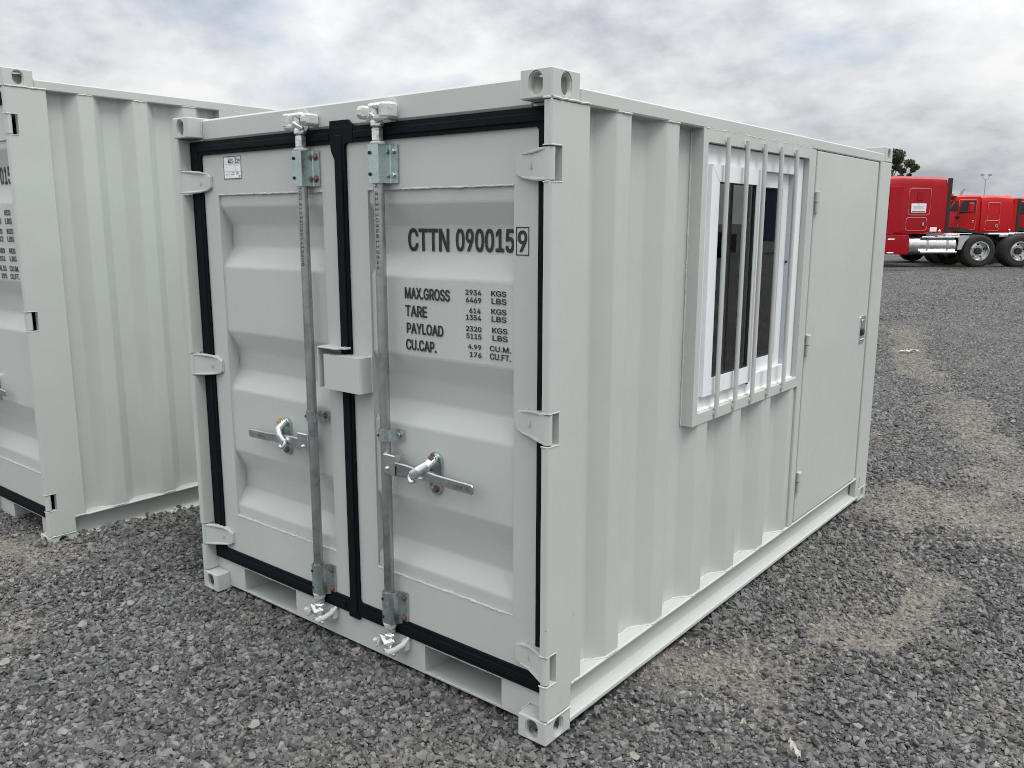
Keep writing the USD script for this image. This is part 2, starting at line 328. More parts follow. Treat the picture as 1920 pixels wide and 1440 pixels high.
def text_on(txt, x0, x1, z0, z1, y, bold=True):
    """flat print on a surface that faces -y, fitted to a box"""
    t = meshkit.text_mesh(txt, 0.05, 0.0004, bold); v = np.asarray(t.vertices); lo, hi = v.min(0), v.max(0)
    u = x0+(v[:, 0]-lo[0])/(hi[0]-lo[0])*(x1-x0); w = z0+(v[:, 1]-lo[1])/(hi[1]-lo[1])*(z1-z0)
    return tm(np.c_[u, y-0.0003-v[:, 2], w], np.asarray(t.faces))
# ------------------------------------------------------------------ small site containers
D = 0.052                        # how far doors, header and sill sit behind the post fronts
CW, CD, CH = 0.093, 0.114, 0.067
def casting(x0, x1, y0, y1, z0, z1, fx, fy, fz):
    """hollow corner casting; fx, fy, fz: which way its outer faces look"""
    o = toman(bx(x0, x1, y0, y1, z0, z1, 0.003)); t = 0.012
    o = o-m3.Manifold.cube((x1-x0-2*t, y1-y0-2*t, z1-z0-2*t)).translate((x0+t, y0+t, z0+t))
    xc, yc, zc = (x0+x1)/2, (y0+y1)/2, (z0+z1)/2
    yo, xo, zo = (y0 if fy < 0 else y1), (x0 if fx < 0 else x1), (z0 if fz < 0 else z1)
    for grow, dep in ((0, 0.02), (0.0035, 0.003)):
        o = o-toman(ext(stadium(xc, zc, 0.036+2*grow, 0.05+2*grow), yo-dep, yo+dep, 'y'))
        o = o-toman(ext(stadium(yc, zc, 0.038+2*grow, 0.05+2*grow), xo-dep, xo+dep, 'x'))
        o = o-toman(ext(stadium(xc, yc, 0.04+2*grow, 0.06+2*grow), zo-dep, zo+dep, 'z'))
    return tomesh(o)
def corner_post(y0, y1, ylow, zlow, z0, z1, notches, front):
    m = toman(bx(-0.024, 0, y0, y1, z0, z1, 0.004))
    if front:
        m = m-m3.Manifold.cube((1, 1, zlow-z0+1)).translate((-0.5, ylow, z0-1))
        for a, b in notches: m = m-m3.Manifold.cube((0.1, 0.043+0.1, b-a)).translate((-0.05, -0.1, a))
    else: m = m-m3.Manifold.cube((1, 1, zlow-z0+1)).translate((-0.5, ylow-1, z0-1))
    return tomesh(m)
def wall_line(y0, y1, s, period, flat, slope, depth, out=-0.003):
    """plan of a corrugated wall: outer flats start at s + k period"""
    pts = [(-depth, y0)]; k = math.floor((y0-s)/period)-1
    while s+k*period < y1+period:
        a = s+k*period
        pts += [(-depth, a-slope), (out, a), (out, a+flat), (-depth, a+flat+slope)]; k += 1
    l = np.array(sorted([p for p in pts[1:]], key=lambda q: q[1]))
    ys = np.unique(np.r_[y0, l[:, 1][(l[:, 1] > y0+1e-4) & (l[:, 1] < y1-1e-4)], y1])
    return bent(np.c_[np.interp(ys, l[:, 1], l[:, 0]), ys], 0.006, 3)
def wall_x(line, y): return float(np.interp(y, line[:, 1], line[:, 0]))
def door_hinge(zc, H=0.041):
    s = (H-0.003)/0.038
    rings = []
    for x, yf, yb, zh in [(-.010, .0025, .020, .037), (-.028, .0105, .027, .037), (-.056, .027, .044, .036), (-.085, .0395, .051, .034), (-.115, .0405, .051, .030), (-.131, .0412, .051, .025), (-.1385, .044, .051, .018)]:
        zh *= s; c = 0.003
        rings.append([(x, yb, zc-zh), (x, yf+c, zc-zh), (x, yf, zc-zh+c), (x, yf, zc+zh-c), (x, yf+c, zc+zh), (x, yb, zc+zh)])
    ribs = [tube([(-.016, .006, zc+q*s*.0345), (-.05, .024, zc+q*s*.034), (-.085, .039, zc+q*s*.031), (-.118, .041, zc+q*s*.0265)], [.0035, .0045, .0045, .002], 8) for q in (-1, 1)]
    boss = [cyl((-.088, .0395, zc), 'y', .0085, .003, 20), cyl((-.088, .038, zc), 'y', .0028, .003, 10), bx(-.0895, -.0865, .0368, .0385, zc-.008, zc+.008, .0008)]
    return cat(loft(rings), ribs, boss, cyl((-.0125, .0125, zc), 'z', .0118, 2*H-.007, 20, bev=.0015),
               bead([(-.139, .05, zc-.019*s), (-.139, .05, zc+.019*s)], .0025, 3), bead([(-.10, .0505, zc+.033*s), (-.137, .0505, zc+.02*s)], .002, 5))
def rod_bracket(x, z0, z1, r):
    line = bent([(x-.022, .0515), (x-.022, .0055), (x+.019, .0055), (x+.026, .0455), (x+.054, .0455)], r, 6)
    return ext(sheet(line, .0035), z0, z1, 'z')
def hexbolt(c, r=.0078, h=.007):
    return cat(cyl(c, 'y', r, h, 6, bev=.0015), cyl((c[0], c[1]+h/2+.0005, c[2]), 'y', r*1.45, .0015, 18))
def hooks(x, z, top):
    """keeper lugs welded to the header or sill (painted) and the bright cam end of a rod"""
    s = 1 if top else -1
    k1 = cat(bx(x-.058, x-.030, .000, .0525, z-.016, z+.018, .006), bx(x-.056, x-.034, -.004, .01, z-.011, z+.012, .005))
    plate = cyl((x+.022, .0505, z+.004), 'y', .036, .004, 20)
    k2 = cat(bx(x+.022, x+.058, .012, .0525, z-.02, z+.024, .007), bx(x+.006, x+.052, .000, .02, z-.018*s-.007, z-.018*s+.009, .005), bx(x+.030, x+.054, -.002, .03, z-.02, z+.022, .006))
    if not top:
        k1 = cat(bx(x-.056, x-.034, -.002, .0525, z-.014, z+.010, .006), bx(x-.053, x-.037, -.006, .01, z-.002, z+.016, .005))
        k2 = cat(bx(x+.036, x+.060, .030, .0525, z-.012, z+.026, .006), tube([(x+.056, .046, z+.030), (x+.054, .026, z+.016), (x+.040, .006, z+.002), (x+.022, -.003, z-.008), (x+.008, -.002, z-.012)], [.006, .0085, .009, .009, .006], 10))
    arm = hull(np.vstack([move(trimesh.creation.icosphere(1, r), p).vertices for r, p in ((.007, (x-.012, .012, z+.016*s)), (.008, (x+.034, .004, z+.013*s)), (.007, (x+.030, .02, z+.013*s)))]))
    fin = hull(np.vstack([move(trimesh.creation.icosphere(1, r), p).vertices for r, p in ((.004, (x-.033, .014, z-.024*s)), (.0055, (x+.026, .012, z-.022*s)), (.006, (x, .004, z-.008*s)))]))
    neck = tube([(x, .022, z-.028*s), (x, .02, z-.01*s), (x, .017, z+.02*s)], [.017, .0135, .012], 12)
    collar = cyl((x, .024, z-.033*s), 'z', .0185, .011, 16, bev=.003)
    pin = bx(x-.0135, x+.0135, .011, .038, min(z-.038*s, z-.095*s), max(z-.038*s, z-.095*s), .006)
    return cat(k1, k2, plate), cat(arm, fin, neck, collar, pin)
def rod_print(txt, c, r, a0, z, length, h):
    t = meshkit.text_mesh(txt, 0.05, 0.0004, False); t = t.subdivide_to_size(0.02); v = np.asarray(t.vertices); lo, hi = v.min(0), v.max(0)
    w = (v[:, 1]-lo[1])/(hi[1]-lo[1])*h-h/2; a = a0+w/r
    zz = z-(v[:, 0]-lo[0])/(hi[0]-lo[0])*length; R = r+.0003+v[:, 2]
    t2 = tm(np.c_[c[0]+R*np.sin(a), c[1]-R*np.cos(a), zz], np.asarray(t.faces)); return t2

def container(label, loc, W, L, H, zlow, panel, hz, corr, off, text, details):
    root = thing('site_container', label, 'shipping container', loc, group='small grey site containers in the yard')
    BEADS = {}
    def P(name, mesh, mat='container_paint', smooth=30, parent=root, **k):
        if name == 'weld_bead': BEADS.setdefault(parent, []).append(mesh); return
        return part(parent, name, mesh, mat, smooth, **k)
    inset0, inset1 = panel[0][0], panel[-1][0]
    # frame
    for x0, x1, fx in ((-CW, 0, 1), (-W, -W+CW, -1)):
        for y0, y1, fy in ((0, CD, -1), (L-CD, L, 1)):
            P('corner_casting', casting(x0, x1, y0, y1, 0, CH, fx, fy, -1)); P('corner_casting', casting(x0, x1, y0, y1, H-CH, H, fx, fy, 1))
    fp = corner_post(0, 0.16, 0.111, zlow-.002, CH+.001, H-CH-.001, hz, True)
    rp = corner_post(L-0.168, L, L-0.111, zlow-.002, CH+.001, H-CH-.001, [], False)
    for m in (fp, mirx(fp, -W/2), rp, mirx(rp, -W/2)): P('corner_post', m)
    zt = H-.076
    P('door_header', cat(bx(-W+CW+.001, -CW-.001, D, D+.06, zt, H-.006, .006), bx(-W+.0245, -W+CW, D, D+.05, zt, H-CH-.002, .001), bx(-CW, -.0245, D, D+.05, zt, H-CH-.002, .001)))
    pk = ((-W+.192, -W+.495), (-.49, -.192))
    sill = unary_union([sbox(-W+CW+.001, .014, -CW-.001, .125), sbox(-W+.0245, CH+.001, -.0245, .125)])
    for a, b in pk: sill = sill.difference(sbox(a, .020, b, .107))
    P('door_sill', ext(sill, D, D+.006, 'y'))
    for a, b in pk:
        P('fork_pocket', cat(bx(a, b, D+.004, L-.05, .014, .0195, 0), bx(a, b, D+.0065, L-.05, .1075, .112, 0), bx(a-.004, a, D+.0065, L-.05, .0195, .1075, 0), bx(b, b+.004, D+.0065, L-.05, .0195, .1075, 0)))
    # long rails
    rail = Polygon(bent([(-.055, zlow), (-.003, zlow), (0, zlow-.003), (0, zlow-.007), (-.005, zlow-.0075), (-.034, zlow-.013), (-.036, .05), (-.034, .040), (-.006, .033), (-.001, .031), (0, .028), (0, .019), (-.002, .017), (-.055, .017)], .008, 4))
    rr = ext(rail, CD+.0005, L-CD-.0005, 'y') if False else None
    def along_y(poly, a, b):
        t = trimesh.creation.extrude_polygon(poly, b-a); v = np.asarray(t.vertices)
        return tm(np.c_[v[:, 0], v[:, 2]+a, v[:, 1]], np.asarray(t.faces)[:, ::-1])
    rr = along_y(rail, CD-.002, L-CD+.002)
    gus = bx(-.03, -.002, L-.16, L-.113, .03, zlow-.009, .002)
    P('bottom_rail', cat(rr, gus)); P('bottom_rail', mirx(cat(rr, gus), -W/2))
    tr = bx(-.06, -.0005, CD+.0005, L-CD-.0005, H-.071, H-.033, .004)
    P('top_rail', tr); P('top_rail', mirx(tr, -W/2))
    P('end_rail', bx(-W+CW, -CW, L-.06, L-.004, H-.10, H-.006, .005)); P('end_rail', bx(-W+CW, -CW, L-.06, L-.004, .014, .13, .005))
    rl = bent([p for k in range(int((L-.2)/.21)) for p in ((.1+k*.21, H-.05), (.1+k*.21+.08, H-.05), (.1+k*.21+.10, H-.036), (.1+k*.21+.19, H-.036))], .01, 3)
    t = trimesh.creation.extrude_polygon(sheet(rl, .002), W-.11); v = np.asarray(t.vertices)
    P('roof_panel', tm(np.c_[v[:, 2]-W+.055, v[:, 0], v[:, 1]], t.faces)); P('roof_lining', bx(-W+.06, -.06, .1, L-.06, H-.095, H-.085, .001), 'interior_board')
    P('floor', bx(-W+.05, -.05, .12, L-.06, zlow-.02, zlow-.003, 0), 'interior_board')
    # walls
    s, per, flat, slope = corr; dep = .045; wz0, wz1 = zlow-.001, H-.07
    y_a, y_b, y_c = off+.762, off+1.66, off+1.708        # window surround, its end, door frame post end
    sur_z = .72
    whole = wall_line(.150, y_b-.04, s, per, flat, slope, dep)
    wall = toman(ext(sheet(whole, .0025), wz0, wz1, 'z'))-m3.Manifold.cube((.3, 2, H)).translate((-.2, y_a+.006, sur_z+.010))
    P('side_wall', tomesh(wall))
    lw = wall_line(.150, L-.150, s, per, flat, slope, dep); P('side_wall', mirx(ext(sheet(lw, .0025), wz0, wz1, 'z'), -W/2))
    P('end_wall', bx(-W+.03, -.03, L-.03, L-.024, .12, H-.08, 0))
    P('wall_lining', bx(-W+.06, -W+.066, .12, L-.06, .12, H-.1, 0), 'interior_board')
    path = [(x+.0015, y, zlow+.001) for x, y in whole]
    P('weld_bead', bead(path, .0028, 1), 'weld'); P('weld_bead', bead([(x+.001, y, wz1-.001) for x, y in whole if y < y_a], .0025, 2), 'weld')
    P('weld_bead', cat(bead([(.0005, .006, CH), (.0005, CD-.002, CH)], .0026, 3), bead([(.0005, .004, H-CH), (.0005, .158, H-CH)], .003, 4), bead([(-.022, .0, H-CH), (-.002, -.0005, H-CH)], .0026, 5),
        bead([(-CW, D-.001, CH+.002), (-CW, .02, CH+.0)], .002, 7), bead([(-CW-.001, .051, H-CH), (-CW-.001, .051, H-.008)], .0028, 8), bead([(-W+CW+.001, .051, H-CH), (-W+CW+.001, .051, H-.008)], .0028, 9),
        bead([(-W+.001, .004, H-CH), (-W+.001, .158, H-CH)], .0028, 14), bead([(.0005, .112, zlow), (.0005, .162, zlow)], .003, 15)), 'weld')
    P('weld_bead', cat(*[bead([(-.024, -.0005, z), (-.001, -.0005, z), (0, .003, z), (-.0005, .043, z)], .0017, i) for i, z in enumerate(np.ravel(hz))]), 'weld')
    for a, b in pk: P('weld_bead', cat(bead([(a, D-.0005, .108), (b, D-.0005, .108)], .0018, 11), bead([(a, D-.0005, .0205), (b, D-.0005, .0205)], .0016, 12)), 'weld')
    # doors
    W2 = W/2; gl, gr = -W+.087, -.07; c0, c1 = -W2-.0145, -W2+.0325
    zb, zu = .163, H-.123
    stile_l, stile_r = -W+.171, -.151
    gas = sbox(-W+.0245, .115, -.0245, H-.079)
    opl = rrect(gl, c0, zb, zu, .008); opr = rrect(c1, gr, zb, zu, .012)
    tee = Polygon([(c0-.015, zu+.004), (c0-.015, H-.059), (c1+.018, H-.059), (c1+.037, H-.076), (c1+.037, zu+.001), (c1+.004, zu-.001), (c1-.0005, zu-.006), (c1-.0005, zu-.08), (c0+.002, zu-.045), (c0-.012, zu-.02)])
    foot = sbox(c0-.004, .104, c1-.002, .13)
    allg = gas.difference(opl).difference(opr)
    half = sbox(-W, 0, (c0+c1)/2, H); other = sbox((c0+c1)/2, 0, 0, H)
    lipz = lambda y: None
    doors = []
    for nm, x0, x1, h0, h1 in (('left', gl, c0, stile_l, c0-.069), ('right', c1, gr, c1+.085, stile_r)):
        frame = rrect(x0, x1, zb, zu, .008).difference(sbox(h0, inset0, h1, inset1))
        d = P('cargo_door', ext(frame, D, D+.044, 'y'))
        doors.append(d); Q = lambda name, mesh, mat='container_paint', smooth=30, **k: P(name, mesh, mat, smooth, parent=d, **k)
        l = bent([(y, z) for z, y in panel], .006, 3)
        sh = sheet(l, -.0025); t = trimesh.creation.extrude_polygon(sh, h1-h0-.001); v = np.asarray(t.vertices)
        Q('door_panel', tm(np.c_[v[:, 2]+h0+.0005, v[:, 0], v[:, 1]], t.faces))
        Q('weld_bead', cat(bead([(h0, .0535, inset1+.001), (h1, .0535, inset1+.001)], .0028, 21), bead([(h0, .054, inset0), (h1, .054, inset0)], .0036, 22)), 'weld')
        l3 = [(h0+.001 if nm == 'left' else h1-.001, y-.001, z) for y, z in l]; Q('weld_bead', bead(l3, .0016, 23), 'weld')
        g = allg.intersection(half if nm == 'left' else other)
        rub = [ext(g, .0445, .0555, 'y')]
        zz = [(.128, .150), (H-.112, H-.092)]
        xa, xb = (-W+.03, c0-.02) if nm == 'left' else (c1+.04, -.03)
        rub += [bx(xa, xb, .0405, .046, a, b, .004) for a, b in zz]
        if nm == 'right': rub += [ext(unary_union([tee, foot]), .0425, .050, 'y'), bx(c0+.004, c1-.010, .0395, .045, .12, H-.1, .004)]
        else: rub.append(bx(-W+.036, -W+.075, .0413, .047, .119, H-.091, .004))
        Q('door_gasket', cat(rub), 'rubber')
        for a, b in hz:
            h = door_hinge((a+b)/2, (b-a)/2); Q('door_hinge', h if nm == 'right' else mirx(h, -W/2))
    dl, dr = doors
    # lock rods
    xl, xr = -W2-.1415, -W2+.1945
    for d, x, sgn, rust in ((dl, xl, -1, ('rusty_bolt',)*6), (dr, xr, 1, ('zinc_plate', 'zinc_plate', 'rusty_bolt', 'rusty_bolt', 'zinc_plate'))):
        Q = lambda name, mesh, mat='zinc_plate', smooth=30, **k: part(d, name, mesh, mat, smooth, **k)
        rust = list(rust)
        Q('lock_rod', rod((x, .0245, .15), (x, .0245, H-.125), .0155, 24), 'galvanised')
        if details: Q('rod_print', rod_print('TGR 312320301112608' if sgn < 0 else 'K 313110358112644', (x, .0245), .0155, .35, H-.243, .235, .0085), 'black_print', False)
        for z0, z1, rad in ((H-.241, H-.138, .004), (.153, .256, .016)):
            Q('rod_bracket', rod_bracket(x, z0, z1, rad))
            for i, zc in enumerate((z1-.018, z0+.021)):
                Q('bolt', hexbolt((x+.0395, .0415, zc)), rust.pop(0))
            Q('bracket_hole', cat(*[cyl((x-.0125+(.002 if rad > .01 else 0), .0044 if rad < .01 else .0058, zc), 'y', .0048, .004, 14) for zc in (z1-.022, z0+.024)]), 'hole_dark')
        Q('rod_bush', cat(cyl((x, .0245, H-.134), 'z', .021, .008, 16, bev=.002), tube([(x, .0245, .156), (x, .0245, .15), (x, .0245, .138)], [.022, .021, .0165], 16)), 'painted_iron')
        mz = .752 if sgn < 0 else .744
        line = bent([(x-.019, .05), (x-.019, .006), (x+.019, .006), (x+.026, .0455), (x+.05, .0455)], .017, 8)
        Q('rod_clamp', ext(sheet(line, .003), mz-.017, mz+.017, 'z')); Q('bolt', hexbolt((x+.038, .041, mz+.002), .0072), 'rusty_bolt' if sgn < 0 else 'galvanised')
        Q('bracket_hole', cyl((x-.011, .0075, mz-.001), 'y', .004, .004, 12), 'hole_dark')
        kt, ct = hooks(x, H-.052, True); kb, cb = hooks(x, .082, False)
        if sgn < 0: kt, kb = mirx(kt, x), kb
        Q('cam_end', ct, 'silver_paint'); Q('cam_end', cb, 'silver_paint')
        P('cam_keeper', kt, 'painted_iron'); P('cam_keeper', kb, 'painted_iron')
        # handle
        M = (lambda m: m) if sgn > 0 else (lambda m: mirx(m, x))
        X = lambda dx: x+dx
        lug = cat(bx(X(.010), X(.056), .0035, .0075, .633, .692, .0015), bx(X(.010), X(.056), .0075, .036, .6885, .692, .001), bx(X(.052), X(.056), .0075, .03, .66, .689, .001))
        Q('handle_lug', M(lug), 'aluminium'); Q('rivet', M(move(trimesh.creation.icosphere(2, .0062), (X(.027), .0025, .651))), 'chrome')
        rings = []
        for dx, zc, zh, y0, y1 in [(.046, .650, .021, .010, .024), (.09, .653, .019, .010, .023), (.15, .653, .014, .010, .024), (.185, .652, .0145, .012, .026), (.212, .650, .013, .014, .024), (.236, .647, .0145, .0165, .024), (.30, .645, .0145, .0175, .024), (.338, .644, .0145, .018, .0245), (.343, .644, .010, .019, .024)]:
            c = .003; rings.append([(X(dx), y1, zc-zh), (X(dx), y0+c, zc-zh), (X(dx), y0, zc-zh+c), (X(dx), y0, zc+zh-c), (X(dx), y0+c, zc+zh), (X(dx), y1, zc+zh)])
        Q('door_handle', M(loft(rings)), 'galvanised')
        if details:
            e = text_on('SAF-CN NT-85', 0, .088, 0, .012, 0); e.vertices[:, 1] *= 3
            sh_ = (X(.243) if sgn > 0 else X(-.331)); Q('handle_lettering', move(e, (sh_, .0175, .639)), 'galvanised', False)
        pl = stadium(X(.176), .653, .048, .124); ring = pl.difference(pl.buffer(-.005))
        Q('handle_plate', M(cat(ext(pl, .0525, .056, 'y'), ext(ring, .049, .0526, 'y'))))
        S = lambda r, dx, y, z, k=(1, 1, 1): move(trimesh.creation.icosphere(2, r), (X(dx), y, z), s=k).vertices
        c1_ = hull(np.vstack([S(.015, .178, .040, .697, (1, .45, 1)), S(.014, .172, .016, .680, (1, .5, 1)), S(.011, .178, .05, .70)]))
        c2_ = hull(np.vstack([S(.014, .172, .016, .680, (1, .5, 1)), S(.0135, .148, .004, .664, (1.2, .45, .9))]))
        c3_ = hull(np.vstack([S(.0135, .148, .004, .664, (1.2, .45, .9)), S(.012, .130, .002, .652, (1, .5, 1))]))
        eye = [(X(.132)+.012*math.cos(t), .002+.004*math.sin(t), .644+.013*math.sin(t)) for t in np.linspace(.5, 5.6, 16)]
        c4_ = tube(eye, .0062, 8)
        Q('handle_catch', M(tomesh(toman(c1_)+toman(c2_)+toman(c3_)+toman(c4_))), 'zinc_bright')
        Q('bolt', M(hexbolt((X(.180), .029, .702), .0085, .012)), 'brass_bolt' if sgn < 0 else 'rusty_bolt'); Q('bolt', M(hexbolt((X(.176), .046, .606), .0075, .009)), 'rusty_bolt')
    # padlock box over the meeting of the doors
    bz0, bz1, b0, b1 = H-.845, H-.739, -W2-.0535, -W2+.1145
    outl = Polygon(bent([(b0, D), (b0, .002), (b1, .002), (b1, D)], .012, 5))
    t = ext(outl, bz0, bz1, 'z')
    lb = P('padlock_box', t, parent=dr); P('weld_bead', cat(bead([(b1+.001, .051, bz0), (b1+.001, .051, bz1)], .0035, 30), bead([(b1-.01, .051, bz1), (b1+.001, .051, bz1)], .003, 31)), 'weld', parent=dr)
    P('padlock_bracket', cat(bx(b0-.022, b0-.017, .001, D, bz0+.001, bz1+.022, .001), bx(b0-.0215, b0+.07, .001, D, bz1+.017, bz1+.0215, .001), bx(b0+.06, b0+.085, .02, D, bz1+.0165, bz1+.023, .002)), parent=dl)
    for a in text(root): part(dr, 'lettering', a, 'black_print', False)
    if details:
        st = part(dl, 'inventory_label', bx(-W+.212, -W+.312, .0512, .052, 1.494, 1.567, 0), 'label_white', False)
        X0 = -W+.212
        ed = [bx(X0, X0+.1, .0506, .0513, z, z+.0022, 0) for z in (1.494, 1.5648)]+[bx(X0+a, X0+a+.0022, .0507, .0512, 1.4965, 1.5645, 0) for a in (0, .0978)]
        part(st, 'label_border', cat(ed), 'black_print', False)
        gl_ = [bx(X0+.004, X0+.096, .0508, .0512, z, z+.0009, 0) for z in (1.541, 1.5175)]+[bx(X0+.066, X0+.0668, .0508, .0512, 1.518, 1.541, 0), bx(X0+.03, X0+.0307, .0508, .0512, 1.497, 1.517, 0), bx(X0+.012, X0+.024, .0507, .0512, 1.507, 1.509, 0), bx(X0+.040, X0+.062, .0507, .0512, 1.508, 1.51, 0), bx(X0+.045, X0+.058, .0507, .0512, 1.5135, 1.515, 0), bx(X0+.028, X0+.042, .0507, .0512, 1.561, 1.563, 0), bx(X0+.06, X0+.08, .0507, .0512, 1.561, 1.563, 0), bx(X0+.072, X0+.082, .0507, .0512, 1.508, 1.516, 0), bx(X0+.084, X0+.094, .0507, .0512, 1.500, 1.505, 0)]
        part(st, 'label_form', cat(gl_), 'label_grey', False)
        part(st, 'label_number', text_on('403-329', X0+.026, X0+.094, 1.5435, 1.559, .0512, True), 'black_print', False)
    # window in its steel surround
    wy = lambda y: off+y
    hole = rrect(wy(.794), wy(1.637), .755, H-.108, .010)
    P('window_surround', ext(Polygon([(wy(.762), sur_z), (wy(1.66), sur_z), (wy(1.66), H-.069), (wy(.762), H-.069)]).difference(hole), -.046, -.0005, 'x'))
    P('weld_bead', cat(bead([(-.040, wy(.7605), sur_z), (-.040, wy(.7605), H-.08)], .0028, 41), bead([(-.002, wy(.78), H-.0695), (-.002, wy(1.65), H-.0695)], .0022, 42)), 'weld')
    P('door_frame_post', bx(-.046, -.001, wy(1.661), wy(1.708), zlow+.001, H-.072, .003)); P('wall_edge_strip', bx(-.046, -.012, wy(1.618), wy(1.6605), zlow+.001, sur_z-.001, .002))
    wf = sbox(wy(.797), .758, wy(1.634), H-.111).difference(sbox(wy(.86), .82, wy(1.557), 1.53))
    win = P('window', ext(wf, -.075, -.022, 'x'), 'white_pvc')
    V = lambda name, mesh, mat, smooth=30, parent=win: part(parent, name, mesh, mat, smooth)
    def sash(y0, y1, z0, z1, gy0, gy1, gz0, gz1, xf):
        m = ext(sbox(y0, z0, y1, z1).difference(sbox(gy0, gz0, gy1, gz1)), xf-.03, xf, 'x')
        mitre = [bx(xf-.0005, xf+.0002, -.0004, .0004, 0, math.hypot(a, b), 0) for a, b in ((gy0-y0, z1-gz1),)]
        V('sash', m, 'white_pvc'); V('glazing_seal', ext(sbox(gy0-.001, gz0-.001, gy1+.001, gz1+.001).difference(sbox(gy0+.004, gz0+.004, gy1-.004, gz1-.004)), xf-.016, xf-.004, 'x'), 'black_plastic')
        V('glass', bx(xf-.014, xf-.010, gy0, gy1, gz0, gz1, 0), 'pane', False)
    sash(wy(.843), wy(1.221), .8025, 1.53, wy(.899), wy(1.187), .858, 1.479, -.008)
    sash(wy(1.19), wy(1.551), .8205, 1.5295, wy(1.232), wy(1.497), .865, 1.478, -.0425)
    V('jamb_liner', bx(-.074, -.024, wy(1.5515), wy(1.5565), .8205, 1.5295, 0), 'grey_pvc')
    V('mitre_line', move(bx(-.0079, -.0076, -.0005, .0005, 0, math.hypot(.056, .051), 0), (0, wy(.843), 1.53), rx=math.pi-math.atan2(-.056, .051) if False else math.pi+math.atan2(.056, .051)), 'grey_pvc')
    V('jamb_screw', cyl((-.035, wy(1.551), 1.21), 'y', .005, .003, 10), 'black_plastic')
    V('sill_slot', bx(-.0222, -.0215, wy(1.205), wy(1.23), .790, .794, 0), 'black_plastic')
    # inside: window handle on the inner stile and a dim inner frame
    V('window_handle', cat(bx(-.10, -.085, wy(1.115), wy(1.150), 1.14, 1.21, .006), bx(-.085, -.072, wy(1.122), wy(1.142), 1.06, 1.17, .006)), 'white_pvc')
    V('inner_frame', ext(sbox(wy(.84), .80, wy(1.60), 1.55).difference(sbox(wy(.90), .86, wy(1.53), 1.49)), -.095, -.078, 'x'), 'grey_pvc')
    V('inner_blind', bx(-.125, -.12, wy(1.10), wy(1.27), .84, 1.50, 0), 'blind_green')
    V('sealant', cat(bead([(-.0205, wy(.80), .7575), (-.0205, wy(1.63), .7575)], .005, 51)), 'sealant')
    for y in (.9155, 1.0585, 1.200, 1.3445, 1.4865):
        b = P('security_bar', rod((.0075, wy(y), .733), (.0075, wy(y), H-.088), .0078, 14))
        part(b, 'weld_bead', cat(*[move(trimesh.creation.icosphere(1, .0055), (.0005, wy(y)+.005*q, z), s=(1, .8, 1.6)) for z in (.742, H-.098) for q in (-1, 1)]), 'weld', True, kind='stuff')
    # walk-in door
    od = P('walk_in_door', bx(-.04, -.0015, wy(1.722), L-.194, zlow+.004, H-.0745, .003))
    P('door_stop', cat(bx(-.05, -.036, wy(1.7085), wy(1.76), zlow+.001, H-.072, 0), bx(-.05, -.03, L-.23, L-.1685, zlow+.001, H-.072, 0)))
    for z in (H-.226-.0835/2+.0, H-.8235, .31):
        h = part(od, 'hinge', cat(cyl((.006, wy(1.727), z+.0205), 'z', .0105, .0395, 14, bev=.001), bx(-.001, .006, wy(1.727), wy(1.752), z+.001, z+.04, .001)), 'container_paint')
        part(od, 'hinge', cat(cyl((.006, wy(1.727), z-.0205), 'z', .0095, .0395, 14, bev=.001), bx(-.001, .005, wy(1.727), wy(1.748), z-.04, z-.001, .001)), 'container_paint')
    hy = L-.261
    lt = part(od, 'latch', ext(rrect(hy-.037, hy+.037, .809, .935, .012).difference(rrect(hy-.027, hy+.027, .820, .924, .008)), -.002, .0022, 'x'), 'chrome')
    part(lt, 'latch_cup', cat(bx(-.0012, .0003, hy-.0265, hy+.0265, .8205, .9235, 0)), 'pole_steel'); part(lt, 'latch_paddle', cat(bx(.0003, .005, hy-.018, hy+.012, .872, .918, .002), bx(.0003, .006, hy-.022, hy+.02, .822, .83, .002)), 'chrome')
    part(lt, 'latch_lock', cat(bx(.0003, .010, hy-.030, hy+.004, .845, .878, .004), cyl((.008, hy-.014, .86), 'x', .011, .012, 14)), 'black_plastic')
    for o, ms in BEADS.items(): part(o, 'weld_bead', cat(ms), 'weld', 30, kind='stuff')
    return root

